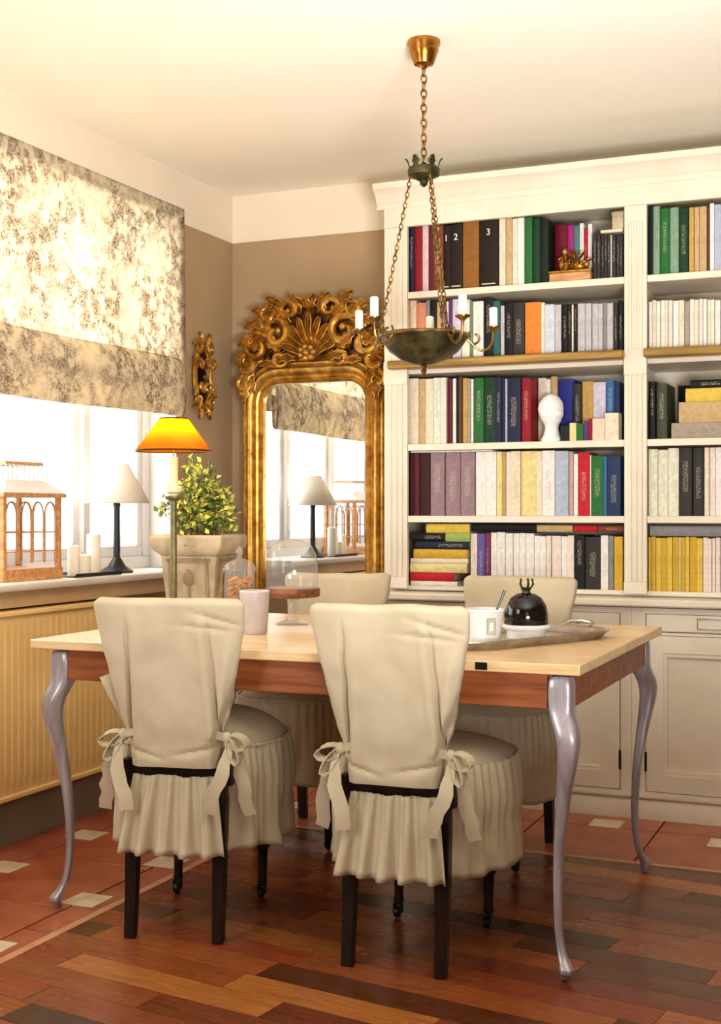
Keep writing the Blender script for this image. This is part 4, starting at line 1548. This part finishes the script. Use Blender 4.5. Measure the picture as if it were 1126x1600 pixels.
# ---------------------------------------------------------------- books
COL = {'navy':(32,36,62),'crimson':(140,22,36),'pink':(222,190,196),'maroon':(92,30,38),'russet':(122,62,44),'blackbrown':(34,22,18),'ochre':(140,92,34),'brown':(96,62,40),'cream':(226,214,188),'tan':(196,166,120),'white':(232,228,222),'green':(38,104,48),'darkgreen':(24,58,34),'blackgreen':(18,34,24),'burgundy':(108,16,38),'magenta':(168,38,122),'tealgrey':(84,124,124),'red':(186,28,38),'charcoal':(52,48,46),'black':(22,21,23),'salmon':(214,140,108),'peach':(232,206,180),'grey':(138,134,136),'purple':(84,54,108),'lilac':(206,198,220),'ivory':(226,226,204),'sage':(132,160,134),'greygreen':(112,128,108),'teal':(44,96,92),'orange':(226,128,52),'paleblue':(200,212,220),'lightgrey':(190,186,190),'greenwhite':(216,224,206),'pinkwhite':(232,216,206),'oldgold':(190,156,84),'greybeige':(164,150,134),'cobalt':(38,44,132),'blue':(56,110,160),'darkblue':(36,52,90),'paleyellow':(226,210,146),'mauve':(148,122,128),'darkmaroon':(58,24,28),'bluegrey':(172,184,202),'greypink':(196,160,156),'violet':(98,86,150),'plum':(122,50,86),'yellow':(222,190,78),'mustard':(206,166,52),'yellowgreen':(190,186,62),'olive':(70,74,52),'limegreen':(150,176,90)}
BOOKS = {
 'A1': 'navy,0.991,0.026,0.273,2 crimson,1.019,0.031,0.27,0 pink,1.051,0.026,0.273,1 maroon,1.079,0.021,0.27,0 russet,1.1,0.041,0.26,2 blackbrown,1.141,0.028,0.256,3 blackbrown,1.17,0.052,0.258,3 ochre,1.223,0.066,0.268,1 blackbrown,1.292,0.076,0.269,3 cream,1.37,0.026,0.266,1 tan,1.398,0.025,0.264,1 cream,1.425,0.02,0.261,1 white,1.446,0.026,0.261,0 green,1.475,0.029,0.26,0 darkgreen,1.505,0.029,0.253,0 blackgreen,1.535,0.032,0.248,0',
 'A1b': 'burgundy,1.572,0.049,0.239,0 magenta,1.622,0.024,0.233,0 tealgrey,1.647,0.022,0.229,0 white,1.67,0.016,0.238,1 red,1.688,0.013,0.215,2 white,1.703,0.017,0.232,0 charcoal,1.741,0.013,0.171,2 charcoal,1.755,0.014,0.171,2 charcoal,1.77,0.011,0.174,2 charcoal,1.782,0.011,0.168,2 charcoal,1.794,0.011,0.168,2 lightgrey,1.806,0.006,0.166,0 charcoal,1.813,0.014,0.168,2 charcoal,1.828,0.012,0.165,2 charcoal,1.841,0.012,0.164,2',
 'A2': 'peach,0.991,0.036,0.246,1 salmon,1.028,0.04,0.234,0 grey,1.069,0.015,0.243,0 blackbrown,1.085,0.027,0.241,2 tan,1.114,0.016,0.233,0 purple,1.131,0.022,0.234,2 cream,1.154,0.008,0.234,0 purple,1.164,0.014,0.242,0 lilac,1.18,0.034,0.239,1 ivory,1.216,0.033,0.236,1 greygreen,1.25,0.014,0.228,0 white,1.266,0.041,0.225,1 black,1.308,0.038,0.235,2 teal,1.347,0.027,0.222,0 lightgrey,1.376,0.015,0.202,1 black,1.392,0.033,0.211,2 charcoal,1.426,0.046,0.21,2 orange,1.475,0.062,0.207,0 cream,1.538,0.014,0.204,1 paleblue,1.553,0.039,0.194,1 lightgrey,1.593,0.024,0.191,0 black,1.62,0.021,0.193,2 black,1.642,0.016,0.191,2 cream,1.659,0.007,0.187,0 black,1.667,0.013,0.191,2 lightgrey,1.682,0.028,0.19,1 lightgrey,1.711,0.023,0.189,1 lightgrey,1.736,0.023,0.187,1 lightgrey,1.76,0.017,0.185,1 grey,1.778,0.014,0.188,0 lightgrey,1.793,0.023,0.185,1 charcoal,1.818,0.016,0.187,2 black,1.835,0.018,0.194,2',
 'A3': 'cream,0.994,0.041,0.265,1 tan,1.036,0.029,0.262,1 cream,1.066,0.032,0.261,0 greenwhite,1.099,0.031,0.263,1 pinkwhite,1.131,0.023,0.263,0 maroon,1.157,0.021,0.259,0 white,1.18,0.013,0.258,0 black,1.194,0.011,0.259,0 brown,1.206,0.012,0.264,0 oldgold,1.22,0.019,0.258,0 greybeige,1.241,0.014,0.255,1 white,1.257,0.009,0.253,0 green,1.268,0.04,0.255,2 darkgreen,1.309,0.046,0.256,2 navy,1.356,0.025,0.255,2 navy,1.382,0.013,0.252,0 bluegrey,1.396,0.008,0.248,0 navy,1.405,0.053,0.249,2 crimson,1.461,0.036,0.248,2 cream,1.5,0.032,0.256,1 white,1.533,0.02,0.25,0 tan,1.539,0.026,0.26,0 cobalt,1.582,0.06,0.247,0 charcoal,1.646,0.033,0.225,2 oldgold,1.682,0.043,0.232,1 lilac,1.726,0.048,0.227,1 blue,1.776,0.029,0.234,2 darkblue,1.806,0.022,0.226,0',
 'A4': 'darkmaroon,0.999,0.013,0.248,0 maroon,1.013,0.026,0.251,0 darkmaroon,1.041,0.043,0.251,0 mauve,1.087,0.059,0.256,2 mauve,1.149,0.061,0.255,2 mauve,1.213,0.058,0.252,2 white,1.274,0.042,0.251,0 white,1.317,0.042,0.252,0 paleyellow,1.36,0.023,0.25,1 oldgold,1.385,0.013,0.25,0 pinkwhite,1.399,0.018,0.249,1 cream,1.418,0.039,0.253,1 paleyellow,1.458,0.061,0.25,0 cream,1.52,0.022,0.249,0 white,1.543,0.05,0.252,1 bluegrey,1.595,0.051,0.248,0 greypink,1.647,0.017,0.245,0 white,1.666,0.016,0.236,0 red,1.684,0.043,0.241,2 white,1.728,0.005,0.23,0 green,1.733,0.048,0.228,2 blue,1.782,0.011,0.224,0 darkblue,1.794,0.051,0.225,2',
 'A5': 'pinkwhite,1.253,0.027,0.209,1 violet,1.282,0.032,0.209,2 plum,1.316,0.019,0.211,2 white,1.337,0.024,0.213,1 white,1.363,0.032,0.215,1 white,1.396,0.03,0.211,0 white,1.427,0.025,0.211,0 white,1.453,0.024,0.212,0 white,1.478,0.032,0.211,0 white,1.511,0.022,0.202,0 white,1.534,0.024,0.2,0 pinkwhite,1.559,0.019,0.202,1 pinkwhite,1.58,0.036,0.202,0 white,1.617,0.024,0.2,0 pinkwhite,1.642,0.025,0.204,0 black,1.669,0.04,0.204,2 charcoal,1.711,0.058,0.199,2 white,1.77,0.028,0.205,1 grey,1.799,0.019,0.203,1 mustard,1.821,0.032,0.201,1',
 'B1': 'blackgreen,1.949,0.016,0.26,0 sage,1.966,0.024,0.258,1 green,1.991,0.035,0.247,2 sage,2.027,0.032,0.248,1 darkgreen,2.06,0.035,0.239,2 oldgold,2.097,0.018,0.241,0 tan,2.116,0.018,0.241,0 tan,2.135,0.025,0.241,1 brown,2.161,0.009,0.236,0 white,2.171,0.015,0.25,0 bluegrey,2.187,0.031,0.243,0 cream,2.219,0.035,0.237,1 navy,2.255,0.033,0.228,2 tan,2.29,0.031,0.229,1',
 'B2': 'white,1.949,0.013,0.181,0 cream,1.964,0.013,0.185,1 ivory,1.978,0.015,0.18,0 white,1.994,0.014,0.183,1 cream,2.009,0.012,0.182,0 pinkwhite,2.022,0.015,0.181,1 white,2.039,0.02,0.178,0 cream,2.06,0.019,0.179,1 greybeige,2.08,0.019,0.174,0 white,2.1,0.014,0.18,1 cream,2.115,0.016,0.177,0 pinkwhite,2.132,0.014,0.179,1 white,2.147,0.013,0.178,0 cream,2.162,0.012,0.175,1 ivory,2.175,0.013,0.174,0 white,2.19,0.019,0.17,1 cream,2.21,0.019,0.169,0 pinkwhite,2.23,0.019,0.172,1 white,2.25,0.018,0.169,0 cream,2.269,0.013,0.17,1 ivory,2.284,0.013,0.168,0 white,2.298,0.017,0.164,1',
 'B3': 'black,1.949,0.025,0.215,2 olive,1.978,0.038,0.207,2',
 'B4': 'ivory,1.949,0.034,0.248,1 ivory,1.984,0.036,0.245,1 ivory,2.021,0.039,0.251,1 charcoal,2.062,0.046,0.253,2 charcoal,2.11,0.04,0.25,2 cream,2.152,0.017,0.254,0 pinkwhite,2.17,0.021,0.253,0 white,2.192,0.024,0.257,0 cream,2.217,0.026,0.252,1 white,2.244,0.035,0.25,1',
 'B5': 'yellow,1.949,0.009,0.199,0 mustard,1.959,0.016,0.202,1 yellow,1.976,0.018,0.197,1 mustard,1.994,0.023,0.197,0 yellow,2.018,0.018,0.2,1 mustard,2.037,0.022,0.201,1 paleyellow,2.06,0.007,0.2,0 mustard,2.068,0.014,0.2,1 yellow,2.083,0.014,0.202,1 mustard,2.098,0.026,0.202,0 yellow,2.124,0.021,0.197,1 pinkwhite,2.147,0.017,0.2,0 pinkwhite,2.164,0.014,0.196,0 pinkwhite,2.179,0.012,0.197,0 pinkwhite,2.192,0.016,0.2,0 pinkwhite,2.209,0.014,0.198,0 pinkwhite,2.224,0.016,0.201,0 pinkwhite,2.24,0.014,0.197,0 pinkwhite,2.255,0.016,0.201,0 pinkwhite,2.272,0.011,0.197,0 pinkwhite,2.284,0.012,0.197,0 pinkwhite,2.296,0.012,0.199,0',
}
NAMES = dict(blackbrown='black-brown', darkgreen='dark green', blackgreen='black-green', tealgrey='teal-grey', greygreen='grey-green', paleblue='pale blue', lightgrey='light grey',
             greenwhite='greenish white', pinkwhite='pinkish white', oldgold='old gold', greybeige='grey-beige', darkblue='dark blue', paleyellow='pale yellow', darkmaroon='dark maroon',
             bluegrey='blue-grey', greypink='greyish pink', yellowgreen='yellow-green', limegreen='lime green')
ORD = ['first', 'second', 'third', 'fourth', 'fifth', 'sixth', 'seventh', 'eighth', 'ninth', 'tenth', 'eleventh', 'twelfth', 'thirteenth', 'fourteenth', 'fifteenth', 'sixteenth', 'seventeenth', 'eighteenth', 'nineteenth']
TENS = ['twentieth', 'thirtieth', 'fortieth']


def ordinal(n):
    if n < 20:
        return ORD[n - 1]
    if n % 10 == 0:
        return TENS[n // 10 - 2]
    return ['twenty', 'thirty', 'forty'][n // 10 - 2] + '-' + ORD[n % 10 - 1]


SHELF_Z = {1: 1.998, 2: 1.722, 3: 1.39, 4: 1.105, 5: 0.826}
SHELF_N = {1: 'top shelf', 2: 'second shelf', 3: 'third shelf', 4: 'fourth shelf', 5: 'bottom shelf'}


def book_mesh(wd, hg, dp, soft=False):
    """spine faces -y, origin at the foot of the spine's middle"""
    m = MB()
    bul = 0.0012 if soft else min(0.006, wd * 0.16)
    ol = [(-wd / 2 + wd * k / 6, -bul * (1 - (2 * k / 6 - 1) ** 2)) for k in range(7)] + [(wd / 2, dp), (-wd / 2, dp)]
    lo = [m.bm.verts.new((p[0], p[1], 0)) for p in ol]
    hi = [m.bm.verts.new((p[0], p[1], hg)) for p in ol]
    n = len(ol)
    for i in range(n):
        k = (i + 1) % n
        f = m.quad([lo[i], lo[k], hi[k], hi[i]])
        f.smooth = i < 6
        if i == n - 2:
            f.material_index = 1
    th = min(0.002, wd * 0.16)
    il = [(-wd / 2 + th, 0.003), (wd / 2 - th, 0.003), (wd / 2 - th, dp), (-wd / 2 + th, dp)]
    for ring, z, dz in ((hi, hg, -0.003), (lo, 0, 0.0005)):
        inn = [m.bm.verts.new((p[0], p[1], z)) for p in il]
        dn = [m.bm.verts.new((p[0], p[1], z + dz)) for p in il]
        m.quad([ring[0], ring[1], ring[2], ring[3], inn[0]])
        m.quad([ring[3], ring[4], ring[5], ring[6], inn[1], inn[0]])
        m.quad([ring[6], ring[7], inn[2], inn[1]])
        m.quad([ring[8], ring[0], inn[0], inn[3]])
        for a in range(4):
            b = (a + 1) % 4
            m.quad([inn[a], inn[b], dn[b], dn[a]])
        f = m.quad(dn)
        f.material_index = 1
    bmesh.ops.recalc_face_normals(m.bm, faces=m.bm.faces[:])
    for f in m.bm.faces:
        if f.material_index == 0 and f.smooth and abs(f.normal.z) > 0.5:
            f.smooth = False
    return m


def size_word(wd, hg):
    return 'slim' if wd < 0.018 else ('thick' if wd > 0.045 else '')


def put_book(name, x, y, z, wd, hg, dp, style, label, group, rot=(0, 0, 0), soft=False):
    o = build('book', book_mesh(wd, hg, dp, soft), ['book_cover', 'pages'], None, (x, y, z), rot)
    c = lin(COL[name])
    o.color = (c[0], c[1], c[2], {0: 0.0, 1: 0.35, 2: 0.8, 3: 0.0}[style])
    tag(o, label, 'book', group)
    return o


def numeral(parent, txt, size, z):
    cu = bpy.data.curves.new('numeral', 'FONT')
    cu.body = txt
    cu.size = size
    cu.align_x = 'CENTER'
    cu.extrude = 0.0006
    tmp = bpy.data.objects.new('numeral_curve', cu)
    o = bpy.data.objects.new('numeral', bpy.data.meshes.new_from_object(tmp))
    bpy.data.objects.remove(tmp)
    COLL.objects.link(o)
    o.data.materials.clear()
    o.data.materials.append(M['candle_white'])
    o.parent = parent
    o.location = (0, -0.0078, z)
    o.rotation_euler = (PI / 2, 0, 0)
    o['label'] = 'white printed volume number ' + txt


rb = random.Random(21)
num = 0
for key, row in BOOKS.items():
    bay = 'mirror-side bay' if key[0] == 'A' else 'far bay'
    sh_ = int(key[1])
    zs = SHELF_Z[sh_]
    ysp = -0.35
    start = 0
    if key == 'A1b':
        start = 16
    group = f'books on the {SHELF_N[sh_]} of the {bay}'
    for i, s in enumerate(row.split()):
        nm, x, wd, hg, stl = s.split(',')
        x, wd, hg, stl = float(x), float(wd), float(hg), int(stl)
        yb = ysp
        if key == 'A1b' and x < 1.73:
            yb = -0.27
        if key == 'A3' and x > 1.495:
            yb = -0.28 if x > 1.63 else -0.25
        if key == 'A3' and 1.525 < x < 1.545:
            x, wd = (1.5325, 0.0175) if nm == 'white' else (1.5505, 0.026)
        rot = (0, 0, 0)
        if key in ('A4', 'B4'):
            hg = min(hg, 0.2505)
        dp = rb.uniform(0.15, 0.2) if yb < -0.3 else 0.2
        cn = NAMES.get(nm, nm)
        lab = f"{size_word(wd, hg)} {cn} book, {ordinal(start + i + 1)} counted from the mirror end, {SHELF_N[sh_]} of {bay}".strip()
        o = put_book(nm, x + wd / 2, yb + rb.uniform(0, 0.008), zs + 0.0004, wd - 0.0008, hg, dp, stl, lab, group, rot, soft=(nm in ('white', 'cream', 'pinkwhite', 'yellow', 'mustard')))
        if nm == 'blackbrown' and key == 'A1':
            num += 1
            numeral(o, str(num), 0.036, hg * 0.76)
            bn = B(-wd * 0.36, wd * 0.36, -0.0072, -0.003, 0.012, 0.016)
            build('spine_rule', bn, 'pages', o)


# books lying flat, standing in front, and other things on the shelves
def flat_book(nm, x0, x1, z0, z1, dp, style, label, group, y=-0.35, rz=0.0):
    th = z1 - z0 - 0.0006
    o = put_book(nm, x0, y, z0 + th / 2 + 0.0003, th, x1 - x0, dp, style, label, group, (0, PI / 2, 0))
    o.rotation_mode = 'XYZ'
    return o


g = 'flat stack on the bottom shelf of the mirror-side bay'
z = 0.8262
for nm, x0, x1, th, stl, lab in (
        ('white', 1.004, 1.20, 0.018, 0, 'white flat book at the very bottom of the stack, bottom shelf of mirror-side bay'),
        ('red', 1.003, 1.187, 0.034, 0, 'red flat book low in the stack on bottom shelf of mirror-side bay'),
        ('paleyellow', 1.002, 1.24, 0.036, 1, 'pale yellow flat book in the stack on bottom shelf of mirror-side bay'),
        ('cream', 1.004, 1.245, 0.020, 0, 'cream flat book under the orange-yellow one in the bottom shelf stack'),
        ('mustard', 1.017, 1.243, 0.036, 1, 'orange-yellow flat book in middle of the stack on bottom shelf'),
        ('navy', 1.025, 1.25, 0.030, 2, 'navy flat book in the stack under the lime green one, bottom shelf'),
        ('limegreen', 1.152, 1.253, 0.034, 1, 'lime green flat book near top of the stack on bottom shelf'),
        ('yellow', 1.071, 1.252, 0.036, 1, 'yellow flat book topmost in the stack on bottom shelf of mirror-side bay')):
    if nm == 'limegreen':
        flat_book('black', 1.004, 1.15, z, z + th, 0.17, 2, 'short black flat book beside the lime green one in the bottom shelf stack', g)
    flat_book(nm, x0, x1, z, z + th, 0.18, stl, lab, g)
    z += th + 0.0004
g = 'flat books on top of the bottom row, mirror-side bay'
ztop = 0.826 + 0.2175
flat_book('black', 1.259, 1.522, ztop, ztop + 0.031, 0.15, 0, 'long black flat book lying on the white row, bottom shelf of mirror-side bay', g)
flat_book('tan', 1.524, 1.662, ztop, ztop + 0.026, 0.15, 1, 'tan flat book lying on the white row beside the long black one', g)
flat_book('red', 1.667, 1.757, ztop, ztop + 0.026, 0.15, 1, 'red flat book lying on the row between a tan and a russet one', g)
flat_book('russet', 1.76, 1.853, ztop, ztop + 0.026, 0.15, 2, 'russet flat book lying at the post end of the bottom row', g)
z4 = 1.105 + 0.252
sl_ = flat_book('white', 1.003, 1.345, z4, z4 + 0.0065, 0.14, 0, 'thin white flat folder lying on mauve volumes, fourth shelf of mirror-side bay', 'flat books on the fourth shelf')
g = 'small books standing before the third-shelf row, mirror-side bay'
for nm, x0, x1, h, lab in (('blackgreen', 1.618, 1.652, 0.058, 'tiny black-green book beside the white bust, in front row on third shelf'),
                           ('paleyellow', 1.653, 1.679, 0.068, 'tiny pale yellow book between black-green and green ones before third-shelf row'),
                           ('green', 1.680, 1.706, 0.064, 'tiny green book standing in front of the third-shelf row'),
                           ('purple', 1.707, 1.726, 0.075, 'tiny purple book standing in front of the third-shelf row'),
                           ('crimson', 1.7265, 1.740, 0.081, 'tiny crimson book standing in front of the third-shelf row'),
                           ('peach', 1.741, 1.787, 0.082, 'small peach book standing in front of the third-shelf row'),
                           ('cream', 1.788, 1.840, 0.102, 'tallest cream book of the small ones in front of the third-shelf row')):
    put_book(nm, (x0 + x1) / 2, -0.36, 1.3904, x1 - x0 - 0.0006, h, 0.06, 0, lab, g)
g = 'flat stack on the third shelf of the far bay'
z = 1.3903
for nm, x0, x1, th, stl, lab in (('greybeige', 2.034, 2.26, 0.058, 1, 'large grey-beige book at the bottom of the flat stack, third shelf of far bay'),
                                 ('tan', 2.061, 2.27, 0.076, 0, 'thick tan leather book in the flat stack on third shelf of far bay'),
                                 ('yellow', 2.085, 2.26, 0.049, 0, 'yellow book in the flat stack on third shelf of far bay'),
                                 ('black', 2.103, 2.25, 0.030, 2, 'black book topmost in the flat stack on third shelf of far bay')):
    flat_book(nm, x0, x1, z, z + th, 0.2, stl, lab, g)
    z += th + 0.0004
flat_book('darkmaroon', 2.015, 2.20, 1.105 + 0.252, 1.105 + 0.2605, 0.14, 0, 'thin dark maroon flat book on the fourth shelf row of far bay', 'flat books on the fourth shelf')
flat_book('grey', 1.955, 2.30, 0.826 + 0.2045, 0.826 + 0.243, 0.15, 0, 'long grey flat box file lying on the yellow row, bottom shelf of far bay', 'flat books on the bottom shelf, far bay')
put_book('blackgreen', 2.05, -0.142, 1.3904, 0.05, 0.215, 0.11, 0, 'thick black-green book set back behind the flat stack, third shelf of far bay', 'books on the third shelf of the far bay')
flat_book('cream', 1.77, 1.853, 1.998 + 0.1755, 1.998 + 0.1865, 0.14, 0, 'cream flat booklet lying on the striped charcoal books, top shelf', 'flat books on the top shelf')
bx = thing('keepsake_box', 'small cream upright box standing on charcoal books at the top shelf end', 'box', (1.833, -0.30, 1.998 + 0.1868))
build('box_body', B(-0.022, 0.022, -0.04, 0.04, 0, 0.05), 'stone', bx, bevel=0.002)
build('lid', B(-0.0235, 0.0235, -0.0415, 0.0415, 0.05, 0.068), 'stone', bx, bevel=0.002)

# gilded ornament on the top shelf
og = thing('gilded_ornament', 'small gilded figurine of leaves on a wooden box, top shelf', 'ornament', (1.655, -0.335, 1.9985))
build('box_base', B(-0.08, 0.08, -0.03, 0.04, 0.0, 0.034), 'tan_wood', og, bevel=0.003)
build('base_moulding', B(-0.084, 0.084, -0.034, 0.044, 0.034, 0.042), 'gilt', og, bevel=0.003)
fg = MB()
fg.ball((-0.03, 0.005, 0.075), 0.022, 0.018, 0.034, 12, 8)
fg.ball((-0.025, 0.0, 0.118), 0.012, 0.012, 0.014, 12, 8)
fg.ball((0.025, 0.005, 0.062), 0.03, 0.018, 0.02, 12, 8)
fg.ball((0.058, 0.0, 0.066), 0.012, 0.012, 0.014, 12, 8)
for k in range(26):
    a = rb.uniform(0, PI)
    leaf_mesh(fg, rb.uniform(-0.055, 0.055), 0.045 + rb.uniform(0, 0.05), a, rb.uniform(0.02, 0.038), 0.007, y0=rb.uniform(-0.018, 0.02), curl=0.008)
build('figure', fg, 'gilt', og)

# white head
bu = thing('plaster_head', 'smooth white plaster head standing on the third shelf', 'bust', (1.577, -0.334, 1.3902), math.radians(-25))


def head(u, v):
    a = 2 * PI * u
    z = v * 0.185
    prof = [(0, 0.036), (0.012, 0.037), (0.024, 0.03), (0.05, 0.024), (0.066, 0.026), (0.08, 0.034), (0.10, 0.040), (0.125, 0.0435), (0.15, 0.0405), (0.17, 0.029), (0.18, 0.016), (0.185, 0.001)]
    r = smooth_table(prof, z)
    x, y = r * math.cos(a), r * 1.12 * math.sin(a)
    if z > 0.06:
        f = max(0, math.cos(a)) ** 6
        x += f * (0.010 * gauss(z - 0.104, 0.01) + 0.005 * gauss(z - 0.073, 0.008) + 0.003 * gauss(z - 0.09, 0.006) - 0.004 * gauss(z - 0.118, 0.006))
        x -= 0.012 * gauss(z - 0.13, 0.04) * max(0, -math.cos(a))
        e = max(0, abs(math.sin(a)) - 0.9) * 10
        y += math.copysign(0.005 * e * gauss(z - 0.105, 0.012), math.sin(a))
    return (x, y, z)


build('head', MB().grid(head, 36, 40, cu=True, cap=True), 'plaster', bu)
build('collar_base', MB().lathe([(0.04, 0.0), (0.041, 0.008), (0.037, 0.014)], 24), 'plaster', bu)
